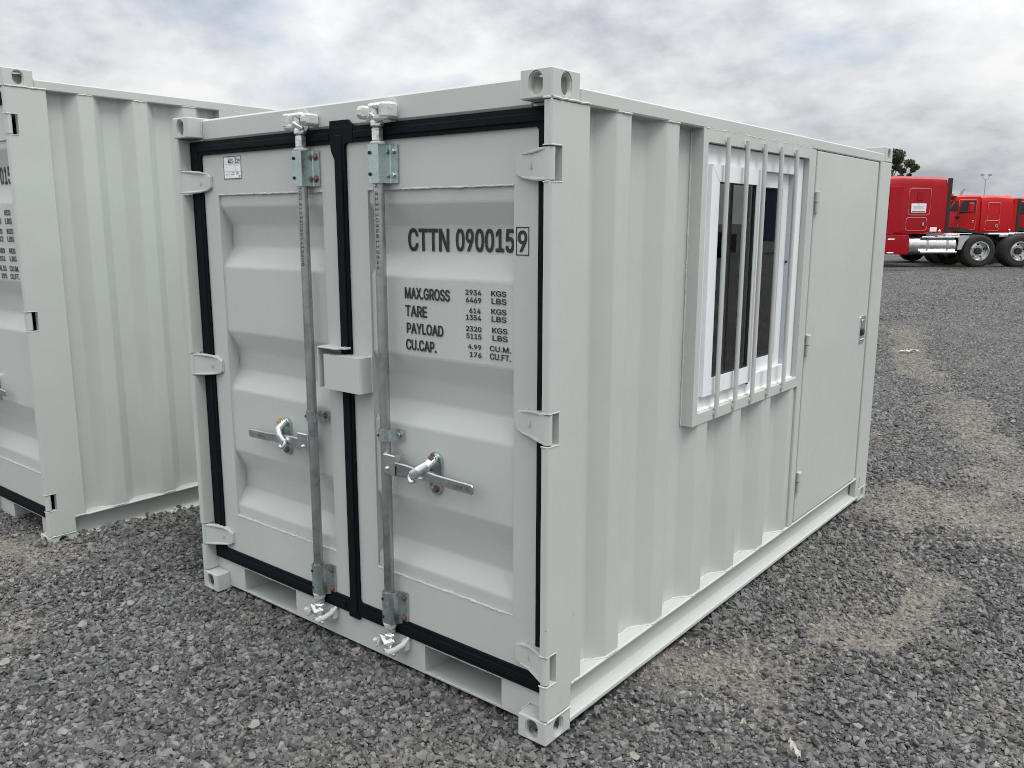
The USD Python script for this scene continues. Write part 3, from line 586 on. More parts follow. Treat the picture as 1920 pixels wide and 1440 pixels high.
ours = [(.305, .058), (.345, .058), (.406, .099), (.478, .099), (.552, .058), (.775, .058), (.842, .099), (.909, .099), (.981, .058), (1.203, .058), (1.271, .099), (1.341, .099), (1.406, .058), (1.443, .058)]
theirs = [(.31, .058), (.36, .058), (.435, .099), (.515, .099), (.595, .058), (.925, .058), (.995, .099), (1.07, .099), (1.14, .058), (1.463, .058), (1.534, .099), (1.613, .099), (1.68, .058), (1.713, .058)]
def our_text(root):
    yi, yo = .0975, .0568
    T = text_on
    out = [T('CTTN', -.5715, -.4145, 1.273, 1.337, yi), T('090015', -.388, -.187, 1.276, 1.337, yi), T('9', -.138, -.109, 1.2805, 1.334, D, True)]
    out = [cat(move(w, (-.0008, 0, 0)), move(w, (.0008, -.00012, 0))) for w in out]
    bxs = [sbox(-.144, 1.272, -.103, 1.342).difference(sbox(-.1415, 1.2745, -.1055, 1.3395))]
    out.append(ext(bxs[0], D-.0008, D-.0003, 'y'))
    for s, x0, x1, z0, z1 in [('MAX.GROSS', -.548, -.376, 1.1425, 1.1745), ('TARE', -.547, -.463, 1.0925, 1.124), ('PAYLOAD', -.543, -.402, 1.0445, 1.0755), ('CU.CAP.', -.547, -.429, .9975, 1.0285),
        ('2934', -.319, -.264, 1.1645, 1.179), ('6469', -.318, -.264, 1.1445, 1.159), ('614', -.306, -.266, 1.117, 1.131), ('1354', -.318, -.265, 1.0985, 1.1125), ('2320', -.318, -.264, 1.0685, 1.0825), ('5115', -.317, -.264, 1.049, 1.063), ('4.99', -.311, -.265, 1.021, 1.0345), ('176', -.306, -.264, 1.000, 1.0135),
        ('KGS', -.230, -.180, 1.1655, 1.180), ('LBS', -.229, -.179, 1.1455, 1.1605), ('KGS', -.230, -.179, 1.119, 1.1335), ('LBS', -.229, -.179, 1.0995, 1.114), ('KGS', -.227, -.176, 1.070, 1.0845), ('LBS', -.226, -.175, 1.050, 1.065), ('CU.M.', -.235, -.164, 1.022, 1.0365), ('CU.FT.', -.235, -.164, 1.000, 1.0165)]:
        w = T(s, x0, x1, z0, z1, yo)
        out.append(cat(move(w, (-.0006, 0, 0)), move(w, (.0006, -.00012, 0))) if x0 < -.4 else w)
    return out
def their_text(root):
    yi, yo = .0975, .0568
    T = text_on
    out = [T('0', -.371, -.338, 1.543, 1.615, yi), T('1', -.328, -.300, 1.543, 1.615, yi), T('5', -.291, -.256, 1.543, 1.615, yi)]
    for s, x0, x1, z0, z1 in [('KGS', -.261, -.200, 1.4125, 1.436), ('LBS', -.262, -.196, 1.378, 1.402), ('3', -.323, -.305, 1.378, 1.402), ('KGS', -.256, -.193, 1.336, 1.359), ('50', -.345, -.303, 1.336, 1.358), ('LBS', -.257, -.193, 1.304, 1.327), ('32', -.343, -.300, 1.304, 1.327),
        ('KGS', -.252, -.191, 1.255, 1.278), ('680', -.364, -.298, 1.255, 1.278), ('LBS', -.254, -.188, 1.223, 1.245), ('351', -.360, -.300, 1.222, 1.243), ('CU.M.', -.265, -.175, 1.181, 1.204), ('8.35', -.366, -.300, 1.180, 1.203), ('CU.FT.', -.266, -.178, 1.148, 1.171), ('295', -.360, -.302, 1.148, 1.170)]:
        out.append(T(s, x0, x1, z0, z1, yo))
    return out
container('small light grey site container with barred window and double cargo doors standing alone in front',
          (0, 0, 0), 1.607, 2.701, 1.70, .1335, ours, [(.168, .252), (.810, .894), (1.446, 1.529)], (.289, .2615, .066, .054), 0.0, our_text, True)
container('taller light grey container cut off by the left picture edge',
          (-2.483, -.185, -.033), 1.80, 2.99, 1.972, .1335, theirs, [(.180, .254), (.948, 1.028), (1.721, 1.801)], (.285, .2345, .060, .052), 0.172, their_text, False)
# ------------------------------------------------------------------ ground and gravel
SAND = [(.19, .66, .16), (.17, .51, .12), (.24, .81, .13), (.29, .97, .14), (.34, 1.08, .14), (.50, 1.46, .17), (.39, 1.27, .14), (.54, 1.83, .2), (.31, 2.0, .2), (.15, .18, .13), (.41, .32, .12), (.43, .50, .13), (.89, 1.03, .12), (.92, .80, .14),
        (.24, 2.63, .3), (.39, 2.92, .35), (-1.1, 7.6, .28), (-.75, 6.9, .3), (-.42, 6.2, .3), (-.15, 5.5, .3), (.08, 4.8, .28), (.3, 4.1, .28), (.53, 3.49, .3), (-.35, 4.1, .2), (.03, .60, .1), (-2.38, -.30, .16), (-2.30, -.22, .14), (-2.26, -.41, .12), (-2.7, -.5, .25), (-1.75, -.75, .16), (-1.95, -.62, .16), (-1.9, 10.5, .4), (-1.5, 9.6, .35), (.35, .72, .14), (.62, 1.2, .12), (.6, 5.4, .25), (.7, 2.6, .3)]
TRACK = [(-1.9, 10.4), (-1.45, 8.9), (-1.05, 7.7), (-.68, 6.85), (-.3, 6.0), (.05, 5.1), (.3, 4.2), (.5, 3.4), (.42, 2.8), (.3, 2.3), (.45, 1.8), (.42, 1.3), (.3, .95), (.2, .65)]
for (xa, ya), (xb, yb) in zip(TRACK, TRACK[1:]):
    for t in np.arange(0, 1, .25): SAND.append((xa+(xb-xa)*t, ya+(yb-ya)*t, .10+.014*(ya+yb)))
def sand(x, y):
    p = np.stack([x, y, np.zeros_like(x)], -1)
    w = meshkit.fbm(p*2.3, 4, 11)
    s = np.zeros_like(x)
    for a, b, r in SAND: s = np.maximum(s, np.exp(-((x-a)**2+(y-b)**2)/(r*r)))
    return np.clip(s*1.3+(w-.5)*2.2, 0, 1)*np.clip(s*2.8, .15, 1)
def ground_z(x, y):
    p = np.stack([x, y, np.zeros_like(x)], -1); d = np.hypot(x, y)
    return -.013+(meshkit.fbm(p*1.3, 4, 3)-.5)*.03*np.clip(1.6-d/12, .0, 1)*np.clip(((np.abs(x+.8)-.6)/.8), .3, 1)+.012*np.exp(-((x+2.3)**2+(y+.35)**2)/.18)+.011*np.clip((-2.40-x)/.15, 0, 1)*np.clip((x+6)/2, 0, 1)
def axis_pts(a, b, step, far):
    out = [a]; s = step
    while out[0] > -far: s *= 1.35; out.insert(0, out[0]-s)
    out = out+list(np.arange(a+step, b, step)); s = step
    while out[-1] < far: s *= 1.35; out.append(out[-1]+s)
    return np.array(out)
gx, gy = axis_pts(-7, 5, .055, 6000), axis_pts(-3, 11, .055, 6000)
XX, YY = np.meshgrid(gx, gy, indexing='ij'); ZZ = ground_z(XX, YY)
nx, ny = XX.shape; ii = np.arange((nx-1)*(ny-1)); a = (ii//(ny-1))*ny+ii % (ny-1)
gf = np.vstack([np.c_[a, a+ny, a+ny+1], np.c_[a, a+ny+1, a+1]])
gm = usdkit.mesh(stage, '/World/ground', tm(np.c_[XX.ravel(), YY.ravel(), ZZ.ravel()], gf), LOOK['gravel_bed'], smooth=True)
UsdGeom.PrimvarsAPI(gm).CreatePrimvar('sand', Sdf.ValueTypeNames.FloatArray, 'vertex').Set(Vt.FloatArray.FromNumpy(sand(XX, YY).ravel().astype(np.float32)))
info(gm.GetPrim(), kind='structure')

def stone_shapes(n):
    out = []
    while len(out) < n:
        p = rng.normal(size=(11, 3)); p /= np.linalg.norm(p, axis=1, keepdims=True); p *= rng.uniform(.75, 1.05, (11, 1)); p *= [1, rng.uniform(.65, .95), rng.uniform(.5, .85)]
        h = hull(p); out.append((np.asarray(h.vertices), np.asarray(h.faces)))
    return out
SHAPES = stone_shapes(48)
def heap(radius, n, mean, sd, lo, hi, base, rise):
    """a scatter of broken stone, every piece its own closed solid"""
    vs, fs, tone, k = [], [], [], 0
    for i in range(n):
        v, f = SHAPES[rng.integers(len(SHAPES))]
        s = float(np.clip(mean*np.exp(rng.normal(0, sd)), lo, hi))/2
        r = radius*math.sqrt(rng.random()); t = rng.random()*2*math.pi
        a, b, c = rng.random()*2*math.pi, rng.normal(0, .35), rng.normal(0, .35)
        Rm = trimesh.transformations.euler_matrix(b, c, a)[:3, :3]
        vs.append(v@Rm.T*s+[r*math.cos(t), r*math.sin(t), base+rng.random()*rise+s*.15]); fs.append(f+k); tone.append(np.full(len(v), rng.random())); k += len(v)
    return tm(np.vstack(vs), np.vstack(fs)), np.concatenate(tone).astype(np.float32)
inst = UsdGeom.PointInstancer.Define(stage, '/World/gravel')
info(inst.GetPrim(), 'loose crushed grey stones strewn over the whole yard', 'gravel', kind='stuff')
protos = []
def proto(mesh, mat):
    path = f'/World/gravel/stone_heap_{len(protos):03d}'; g = usdkit.mesh(stage, path, mesh[0], LOOK[mat], smooth=False); protos.append(path)
    UsdGeom.PrimvarsAPI(g).CreatePrimvar('tone', Sdf.ValueTypeNames.FloatArray, 'vertex').Set(Vt.FloatArray.FromNumpy(mesh[1]))
for k in range(6): proto(heap(.21, 680, .0165, .45, .006, .044, -.007, .014), 'stone')            # 0-5 thick
for k in range(3): proto(heap(.21, 260, .0135, .5, .005, .034, -.003, .005), 'stone')             # 6-8 thin
for k in range(3): proto(heap(.21, 300, .0105, .5, .004, .03, -.003, .003), 'sandy_stone')       # 9-11 sandy
for k in range(2): proto(heap(.95, 4200, .026, .35, .012, .06, -.006, .009), 'stone')             # 12-13 far, coarse
pos, idx, ang = [], [], []
def add(x, y, i, a): pos.append((x, y, float(ground_z(np.array(x), np.array(y))))); idx.append(i); ang.append(a)
def inside(x, y): return (-1.607+.10 < x < -.10 and .16 < y < 2.6) or (-2.483-1.8 < x < -2.60 and -.05 < y < 2.8)
st = .165
for x in np.arange(-9, 6, st):
    for y in np.arange(-3.2, 13, st):
        px_, py_ = x+rng.uniform(-.07, .07), y+rng.uniform(-.07, .07)
        dx, dy = px_-EYE[0], py_-EYE[1]; d = math.hypot(dx, dy); bear = (math.degrees(math.atan2(dx, dy))+38.83+180) % 360-180
        i1, i2, a1, a2, u = rng.integers(6), rng.integers(3), rng.random()*6.283, rng.random()*6.283, rng.random()
        if inside(px_, py_) or not (abs(bear) < 39 or d < 3.2) or d > 13.5 or d < .5: continue
        if d > 6.5 and -33 < bear < 13: continue
        s = float(sand(np.array(px_), np.array(py_)))
        if s < .33: add(px_, py_, i1, a1)
        elif s < .52: add(px_, py_, 6+i2, a1)
        if s > .28: add(px_, py_, 9+i2, a2)
for x in np.arange(-9, 5, .85):
    for y in np.arange(11, 34, .85):
        px_, py_ = x+rng.uniform(-.3, .3), y+rng.uniform(-.3, .3)
        dx, dy = px_-EYE[0], py_-EYE[1]; d = math.hypot(dx, dy); bear = (math.degrees(math.atan2(dx, dy))+38.83+180) % 360-180
        i1, a1 = rng.integers(2), rng.random()*6.283
        if 13 < d < 27 and 20 < bear < 36: add(px_, py_, 12+i1, a1)
inst.CreatePrototypesRel().SetTargets([Sdf.Path(p) for p in protos])
inst.CreateProtoIndicesAttr(Vt.IntArray([int(i) for i in idx]))
inst.CreatePositionsAttr(Vt.Vec3fArray.FromNumpy(np.array(pos, np.float32)))
inst.CreateOrientationsAttr(Vt.QuathArray([Gf.Quath(math.cos(a/2), 0, 0, math.sin(a/2)) for a in ang]))

# ------------------------------------------------------------------ lorry tractors
AXIS = math.atan2(.627, .779)
def truck(label, loc, rz, high, red, stacks=False):
    root = thing('road_tractor', label, 'truck', loc, rz, group='red road tractors parked in a row')
    P = lambda name, mesh, mat, smooth=30, parent=root, **k: part(parent, name, mesh, mat, smooth, **k)
    Wd = 2.42; o = -.18
    if high: s0, s1, zr, c0, h0, fw_ = -2.98+o, -1.04+o, 2.86, -4.15, -6.2, -5.2
    else: s0, s1, zr, c0, h0, fw_ = -2.27, -1.15, 2.36, -3.42, -5.1, -3.55
    zb = 1.08
    # sleeper, gap fairing, cab
    P('sleeper', loft([[(x, y, z) for y, z in [(.02, zb), (0, zb+.1), (.02, top-.28), (.10, top-.08), (.28, top), (Wd-.28, top), (Wd-.10, top-.08), (Wd-.02, top-.28), (Wd, zb+.1), (Wd-.02, zb)]] for x, top in ((s0, zr-.02), (s0+.5, zr), (s1-.25, zr-.03), (s1, zr-.05))]), red)
    fz = zr-.07 if high else zr-.12
    P('gap_fairing', bx(s1+.001, s1+.02+(.0 if high else .10), .01, .06, zb, fz, .01), red); P('gap_fairing', bx(s1+.001, s1+.02, Wd-.06, Wd-.01, zb, fz, .01), red)
    e = s1+.021+(.0 if high else .10)
    P('fairing_edge', bx(e, e+.12, .0, .05, zb, fz-.005, .01), 'black_plastic')
    if high:
        P('side_panel', bx(s0+.12, s0+.53, -.012, -.002, zb+.01, zr-.35, .005), red)
        rects = [(-2.24+o, -1.556+o, 1.64, 2.47, .08), (-2.28+o, -1.62+o, 1.16, 1.555, .07)]
    else: rects = [(-2.05, -1.62, 1.49, 2.09, .03), (-2.10, -1.62, 1.15, 1.47, .03)]
    for a, b, z0, z1, r in rects:
        c = np.array(rrect(a, b, z0, z1, r).exterior.coords); P('hatch_outline', tube(np.c_[c[:, 0], np.full(len(c), .0), c[:, 1]], .0065, 5, False), 'red_seam')
    if high:
        P('hatch_vent', bx(-1.97+o, -1.80+o, -.004, .003, 2.10, 2.37, .003), red)
        nt = P('windscreen_notice', bx(-2.15+o, -1.68+o, -.008, -.001, 1.715, 2.0, .001), 'label_white')
        for z, w in ((1.955, .08), (1.905, .36), (1.865, .30), (1.83, .36)): part(nt, 'notice_text', bx(-1.915+o-w/2, -1.915+o+w/2, -.0095, -.008, z-.006, z+.006, 0), 'label_grey', False)
        part(nt, 'notice_bar', bx(-2.12+o, -1.71+o, -.0095, -.008, 1.735, 1.76, 0), 'red_paint', False)
        lt = P('latch', bx(-1.80+o, -1.705+o, -.004, .004, 1.275, 1.41, .01), 'black_plastic'); part(lt, 'latch_handle', bx(-1.76+o, -1.705+o, -.014, -.004, 1.31, 1.40, .004), 'chrome')
        P('placard', bx(-1.50+o, -1.285+o, -.006, .0, 1.12, 1.265, .002), 'label_white')
        P('marker_lamp', lathe([(-.03, 0), (-.03, .03), (-.015, .048), (.01, .052)], (-1.19+o, 0, 1.135), 'y', 18), 'chrome')
    else:
        lt = P('latch', lathe([(-.012, 0), (-.012, .05), (0, .055)], (-1.70, .0, 1.30), 'y', 16), 'chrome'); part(lt, 'latch_cup', cyl((-1.70, -.013, 1.30), 'y', .03, .006, 12), 'black_plastic')
        P('marker_lamp', lathe([(-.03, 0), (-.03, .028), (-.015, .042), (.01, .045)], (-1.24, 0, 1.155), 'y', 18), 'chrome')
    ct = zr+.0 if not high else 2.45
    cab = loft([[(x, y, z) for y, z in [(.06, zb-.05), (.04, zb+.1), (.05, 1.8), (.13, top-.06), (.30, top), (Wd-.30, top), (Wd-.13, top-.06), (Wd-.05, 1.8), (Wd-.04, zb+.1), (Wd-.06, zb-.05)]] for x, top in ((c0, 1.86), (c0+.36, ct-.02), (c0+.7, ct), (s0, ct))])
    P('cab', cab, red)
    dx0 = c0+.38
    P('windscreen', loft([[(c0+.005, y0, 1.84), (c0+.005, y1, 1.84), (c0-.03, y1, 1.86), (c0-.03, y0, 1.86)] if k == 0 else [(c0+.33, y0+.06, ct-.06), (c0+.33, y1-.06, ct-.06), (c0+.29, y1-.06, ct-.04), (c0+.29, y0+.06, ct-.04)] for k, (y0, y1) in enumerate(((.15, Wd-.15),)*2)]), 'truck_pane')
    P('quarter_window', ext(Polygon([(c0+.02, 1.84), (c0+.335, 1.80), (c0+.335, 2.16), (c0+.25, 2.17)]), .03, .05, 'y'), 'truck_pane')
    dr = P('door', bx(dx0-.02, dx0+.60, .028, .05, 1.17, 2.18, .02), red)
    part(dr, 'window_frame', ext(Polygon([(dx0-.0, 1.74), (dx0+.57, 1.77), (dx0+.57, 2.13), (dx0+.54, 2.17), (dx0+.16, 2.17), (dx0+.06, 2.08)]), .018, .028, 'y'), 'black_plastic')
    part(dr, 'window', ext(Polygon([(dx0+.30, 1.80), (dx0+.54, 1.81), (dx0+.54, 2.12), (dx0+.30, 2.14)]), .012, .0175, 'y'), 'truck_pane')
    c = np.array(rrect(dx0-.02, dx0+.6, 1.17, 2.2, .06).exterior.coords); part(dr, 'door_outline', tube(np.c_[c[:, 0], np.full(len(c), .026), c[:, 1]], .0055, 5, False), 'red_seam')
    part(dr, 'door_handle', bx(dx0+.49, dx0+.525, .008, .03, 1.39, 1.48, .008), 'chrome')
    mr = P('mirror', bx(dx0+.19, dx0+.37, -.28, -.18, 1.74, 2.09, .05), red); part(mr, 'mirror_arm', cat(tube([(dx0+.02, .03, 1.77), (dx0+.14, -.2, 1.78), (dx0+.24, -.23, 1.82)], .03, 6), tube([(dx0-.05, .03, 1.6), (dx0-.02, -.08, 1.62)], .05, 8)), 'black_plastic')
    if not high:
        P('beacon', bx(c0+.12, c0+.30, .3, .6, ct-.03, ct+.085, .03), 'lamp_orange')
    for q, w in (((1.6, .05), (1.95, -.25)) if stacks else ()):
        P('exhaust_stack', tube([(s0+w, q, 1.2), (s0+w, q, ct+.06), (s0+w+.03, q, ct+.18), (s0+w+.1, q, ct+.28)], .05, 10), 'pole_steel')
    # hood, fender, bumper
    P('hood', loft([[(x, y, z) for y, z in [(m, zl), (m-.02, zl+.3), (m+.12, top-.05), (m+.35, top), (Wd-m-.35, top), (Wd-m-.12, top-.05), (Wd-m+.02, zl+.3), (Wd-m, zl)]] for x, m, zl, top in ((h0, .45, .75, 1.45), (h0+.5, .30, .8, 1.62), (c0, .15, .9, 1.85))]), red)
    P('bumper', bx(h0-.12, h0+.1, .1, Wd-.1, .42, .75, .06), 'chrome')
    for yy in (.0, Wd-.42):
        arc = [(fw_+.66*math.cos(t), .52+.62*math.sin(t)) for t in np.linspace(0.12, math.pi-.1, 14)]; inner = [(fw_+.60*math.cos(t), .52+.56*math.sin(t)) for t in np.linspace(math.pi-.1, .12, 14)]
        P('fender', ext(Polygon(arc+inner), yy, yy+.42, 'y'), red)
    # chassis
    for yy in (.78, 1.56): P('chassis_rail', bx(h0+.3, 2.6, yy, yy+.08, .78, 1.04, .01), 'black_plastic')
    P('deck_plate', cat(bx(-.95, -.05, .5, 1.9, 1.05, 1.065, .004)), 'aluminium')
    P('fifth_wheel', loft([[(x, y, z) for y, z in ((.75, z0), (.75, z1), (1.65, z1), (1.65, z0))] for x, z0, z1 in ((-.33, 1.12, 1.26), (.35, 1.05, 1.09), (1.0, 1.03, 1.06))]), 'black_plastic')
    P('rear_crossmember', cat(bx(.45, 1.3, .45, .9, 1.02, 1.07, .01), bx(.8, 1.1, .42, .6, .94, 1.06, .02)), 'aluminium')
    if high: P('lower_fairing', cat(loft([[(x, y, z) for y, z in ((.02+q, .40), (.0+q, .5), (.0+q, .98), (.02+q, 1.02), (.6, 1.02), (.6, .40))] for x, q in ((-3.9, 0), (-2.36, 0), (-2.31, .03))]), bx(-2.58, -2.57, -.004, .01, .42, 1.0, .001)), red)
    for z in ((.87, .44) if high else ()): P('step_trim', bx(-3.0, -2.78, -.02, .0, z-.02, z+.02, .006), 'chrome')
    tk = P('fuel_tank', lathe([(-2.30, 0), (-2.30, .26), (-2.27, .295), (-.79, .295), (-.75, .26), (-.75, 0)], (0, .315, .695), 'x', 40), 'aluminium')
    for x in (-1.69, -1.05): part(tk, 'tank_strap', lathe([(x-.03, .297), (x-.03, .306), (x+.03, .306), (x+.03, .297)], (0, .315, .695), 'x', 40), 'pole_steel')
    P('tank_step', cat(bx(-1.90, -.70, .0, .16, .925, .965, .006)), 'chrome'); P('tank_step', bx(-1.93, -.76, -.02, .12, .445, .495, .008), 'chrome'); P('tank_step', bx(-1.75, -.68, .05, .3, 1.0, 1.03, .006), 'chrome')
    P('quarter_fender', ext(Polygon([(-.74, .97), (-.36, 1.0), (-.40, .93), (-.52, .78), (-.60, .56), (-.72, .54), (-.72, .9)]), .03, .55, 'y'), 'aluminium')
    # wheels
    def wheel(x, y, front, mirror):
        yy = (lambda a: y+a) if not mirror else (lambda a: y-a)
        w = .29 if front else .60
        t = P('wheel', lathe([(w, .30), (w, .44), (w-.03, .50), (w-.07, .512), *([] if front else [(.345, .512), (.33, .46), (.305, .46), (.29, .512)]), (.07, .512), (.03, .50), (0, .44), (.012, .30)], (x, y, .505), 'y', 44) if not mirror else move(lathe([(-w, .30), (-w, .44), (-w+.03, .512), (-.03, .50), (0, .44), (-.012, .30)], (x, y, .505), 'y', 36)), 'tyre')
        if mirror: part(t, 'rim', lathe([(-.01, .30), (-.02, .285), (-.17, .27), (-.17, .0)], (x, y, .505), 'y', 30), 'aluminium'); return
        if front: rim = [(0, .0), (-.05, .0), (-.05, .10), (.0, .14), (.06, .20), (.07, .26), (.012, .285), (.008, .302), (.02, .302)]
        else: rim = [(.006, .305), (.004, .292), (.018, .282), (.16, .268), (.175, .255), (.165, .17), (.155, .165), (.155, .0)]
        part(t, 'rim', lathe(rim, (x, y, .505), 'y', 44), 'aluminium')
        if not front:
            part(t, 'hub', lathe([(.06, 0), (.06, .075), (.08, .105), (.16, .11)], (x, y, .505), 'y', 24), 'tyre')
            for k in range(10): part(t, 'wheel_nut', cyl((x+.142*math.cos(k*.628), y+.145, .505+.142*math.sin(k*.628)), 'y', .017, .03, 6), 'pole_steel')
            for k in range(5):
                a = k*1.2566+.3; part(t, 'hand_hole', move(cyl((0, 0, 0), 'y', .034, .004, 12), (x+.213*math.cos(a), y+.1655, .505+.213*math.sin(a))), 'hole_dark')
    for x in (0, 1.29): wheel(x, .02, False, False); wheel(x, Wd-.02, False, True)
    wheel(fw_, .06, True, False); wheel(fw_, Wd-.06, True, True)
    P('mud_flap', bx(2.05, 2.06, .03, .6, .2, .95, .002), 'black_plastic')
    return root
truck('nearest red truck with a white notice on its tall sleeper and silver fuel tank', (-4.41, 29.22, 0), AXIS, True, 'red_paint')
def at_depth(px, depth): 
    k = depth*(px-960)/1595.5; q = np.array([EYE[0], EYE[1]])+depth/math.cos(PITCH)*0
    f2 = np.array([math.sin(YAW), math.cos(YAW)]); r2 = np.array([math.cos(YAW), -math.sin(YAW)])
    return q+f2*depth*.9972+r2*k
truck('low red truck whose cab window, mirror and orange roof beacon are in view', (-3.25, 33.51, 0), AXIS, False, 'red_paint_b', True)
truck('furthest red truck, cut off by the right picture edge', (-2.15, 37.6, 0), AXIS, False, 'red_paint')
# the far side of the yard, seen in the window glass
truck('red truck seen only as a reflection in the barred window pane', (15.6, 32.5, 0), math.radians(205), False, 'red_paint_b')
cn = thing('traffic_cone', 'orange traffic cone seen only as a reflection in the right hand window pane', 'traffic cone', (10.9, 29.2, 0))
part(cn, 'cone_body', tube([(0, 0, .03), (0, 0, .04), (0, 0, .72)], [.17, .15, .03], 24), 'cone_orange'); part(cn, 'base', bx(-.2, .2, -.2, .2, 0, .035, .01), 'cone_orange')
part(cn, 'reflective_band', tube([(0, 0, .42), (0, 0, .55)], [.092, .070], 24, False), 'label_white')
tp = thing('cargo_bin', 'blue steel bin seen only as a dark reflection in the right hand pane', 'bin', (14.6, 38.0, 0), math.radians(30))
part(tp, 'bin_body', loft([[(x*k, y*k, z) for x, y in ((-.9, -.8), (.9, -.8), (.9, .8), (-.9, .8))] for z, k in ((.55, .95), (2.9, 1.0))]), 'tarpaulin_blue'); part(tp, 'lid', bx(-.95, .95, -.85, .85, 2.9, 2.97, .02), 'black_plastic')

# ------------------------------------------------------------------ lamp pole, tree, hills, scraps
lp = thing('floodlight_pole', 'slim grey yard pole with two floodlights above the low red truck', 'street lamp', (-30.2, 169.5, 0))
part(lp, 'pole', tube([(0, 0, 0), (0, 0, 9.1)], [.11, .07], 10), 'pole_steel')
ca, sa = .779, .627
part(lp, 'bracket', tube([(-.6*ca, -.6*sa, 9.75), (-.52*ca, -.52*sa, 9.3), (0, 0, 9.0), (.52*ca, .52*sa, 9.3), (.6*ca, .6*sa, 9.75)], .05, 8), 'pole_steel')
for q in (-1, 1):
    part(lp, 'floodlight', move(bx(-.28, .28, -.15, .15, -.2, .2, .03), (q*.66*ca, q*.66*sa, 9.9), rz=math.atan2(sa, ca)), 'pole_steel')

tr = thing('gum_tree', 'dark olive gum tree showing behind the tall red sleeper roof', 'tree', (-23.15, 85.2, 0))
part(tr, 'trunk', tube([(0, 0, 0), (.1, 0, 2), (-.1, .1, 4), (0, 0, 5)], [.3, .24, .2, .15], 10), 'bark')
leafv, limbs = [], []
ax2 = np.array([.779, .627, 0])
clumps = [(-.9, 7.1, .8), (-.3, 7.7, .75), (.35, 7.75, .65), (.95, 7.35, .6), (1.5, 6.95, .5), (1.95, 6.6, .38), (2.2, 6.35, .25), (-1.6, 6.3, .8), (-2.2, 5.6, .7), (-.6, 6.2, .6), (.35, 6.6, .45), (1.0, 6.3, .35), (.2, 5.4, .5), (1.3, 5.7, .4), (-1.4, 5.0, .6), (1.75, 5.9, .25), (.8, 5.2, .35)]
for k, (u, z, r) in enumerate(clumps):
    c = ax2*(u+.25)+np.array([-.627, .779, 0])*rng.uniform(-1, 1)+[0, 0, z]
    limbs.append(tube([(0, 0, 4.2+.1*(k % 4)), c*[.4, .4, 0]+[0, 0, 4.6+.25*(z-4.6)], c*[.75, .75, 0]+[0, 0, .35*4.6+.65*z], c+[0, 0, -.1]], [.09, .07, .05, .02], 5))
    n = int(900*r*r/.36)
    d = rng.normal(size=(n, 3)); d /= np.linalg.norm(d, axis=1, keepdims=True); rad = r*rng.random((n, 1))**.45
    leafv.append(c+d*rad*[1.1, 1.1, .8])
leafv = np.vstack(leafv); n = len(leafv); t1 = rng.normal(size=(n, 3)); t1 /= np.linalg.norm(t1, axis=1, keepdims=True); t2 = np.cross(t1, rng.normal(size=(n, 3))); t2 /= np.linalg.norm(t2, axis=1, keepdims=True)
sz = rng.uniform(.05, .13, (n, 1)); q = np.stack([leafv-t1*sz, leafv+t2*sz*.5, leafv+t1*sz, leafv-t2*sz*.5], 1).reshape(-1, 3)
part(tr, 'crown', tm(q, np.vstack([np.c_[np.arange(n)*4, np.arange(n)*4+1, np.arange(n)*4+2], np.c_[np.arange(n)*4, np.arange(n)*4+2, np.arange(n)*4+3]])), 'gum_leaf', False, kind='stuff')
part(tr, 'limbs', cat(limbs), 'bark', kind='stuff')

hx = np.linspace(-4000, 4000, 220); f2 = np.array([-.627, .779]); r2 = np.array([.779, .627]); rows = []
for j, (dep, k) in enumerate(((2600, 0), (3100, .55), (3500, 1.0), (4200, .6), (5000, 0))):
    base = np.array([EYE[0], EYE[1]])+f2*dep; hh = (42+75*meshkit.fbm(np.stack([hx/900, hx*0+j*.35, hx*0], -1), 5, 21))*k
    rows.append(np.c_[base[0]+r2[0]*hx, base[1]+r2[1]*hx, hh-2])
hv = np.vstack(rows); n = len(hx); fa = [(j*n+i, j*n+i+1, (j+1)*n+i+1, (j+1)*n+i) for j in range(4) for i in range(n-1)]
hm = usdkit.mesh(stage, '/World/hills', (hv, np.array(fa)), LOOK['hill_scrub'], smooth=True); info(hm.GetPrim(), kind='structure')

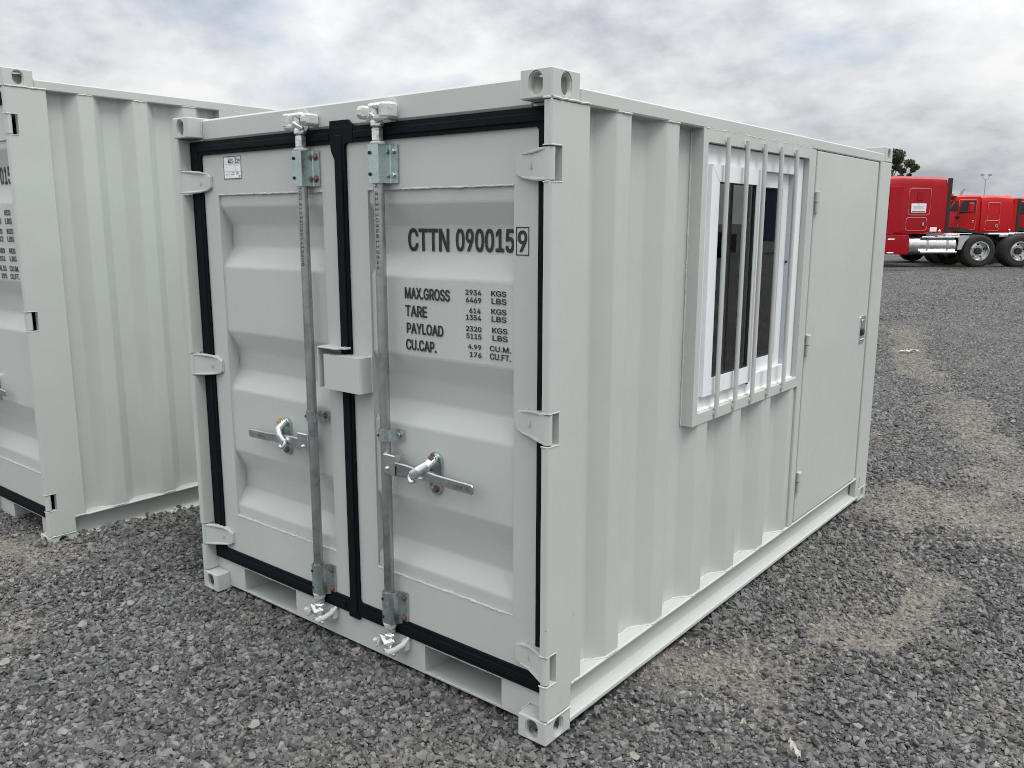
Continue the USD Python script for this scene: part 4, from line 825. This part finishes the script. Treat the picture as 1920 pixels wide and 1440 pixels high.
def scrap(label, cx, cy, length, width, rot, seed):
    g = np.random.default_rng(seed); n = 14; vs = []
    for i in range(n):
        t = i/(n-1)-.5; w = width*(.5+.5*math.sin(math.pi*(i+.5)/n))*(.7+.6*g.random()); bend_ = .25*length*math.sin(t*4)*.3
        for s in (-1, -.3, .35, 1): vs.append((t*length, bend_+s*w/2, .012+.012*g.random()+.006*math.cos(s*3+i)))
    top = np.array(vs); f = [(i*4+j, i*4+j+1, (i+1)*4+j+1, (i+1)*4+j) for i in range(n-1) for j in range(3)]
    m = tm(np.vstack([top]), np.vstack([[(a, b, c), (a, c, d)] for a, b, c, d in f]))
    m = move(m, (cx, cy, float(ground_z(np.array(cx), np.array(cy)))+.012), rz=rot)
    u = usdkit.mesh(stage, number('/World', 'litter_scrap'), m, LOOK['paper'], smooth=True); info(u.GetPrim(), label, 'litter')
scrap('crumpled cream scrap lying on the gravel at the bottom of the picture', .517, .385, .075, .016, -1.05, 3)
scrap('thin white shred lying on the open gravel near the far container corner', -1.16, 8.1, .22, .045, .65, 5)
# low weeds along the front of the parked trucks
bl = []
for k in range(1300):
    u, d = rng.uniform(-9, 4), abs(rng.normal(0, 2.6)); c = np.array([-4.344, 29.276])+np.array([.779, .627])*u-np.array([-.627, .779])*(d+.15 if k % 3 else d*.2-.1)
    if meshkit.fbm(np.array([[c[0]*.9, c[1]*.9, 0]]), 3, 5)[0] < .5: continue
    for b in range(7):
        a, h, w = rng.random()*6.28, rng.uniform(.012, .05), rng.uniform(.006, .016); o = np.r_[c+rng.normal(0, .05, 2), -.012]; tdir = np.array([math.cos(a), math.sin(a), 0])
        bl.append([o-tdir*w, o+tdir*w, o+np.array([rng.normal(0, .02), rng.normal(0, .02), h])])
bl = np.array(bl).reshape(-1, 3)
wd = usdkit.mesh(stage, '/World/weeds', tm(bl, np.arange(len(bl)).reshape(-1, 3)), LOOK['weed_leaf'], smooth=False); info(wd.GetPrim(), 'thin dry weeds growing in front of the red trucks', 'weeds', kind='stuff')
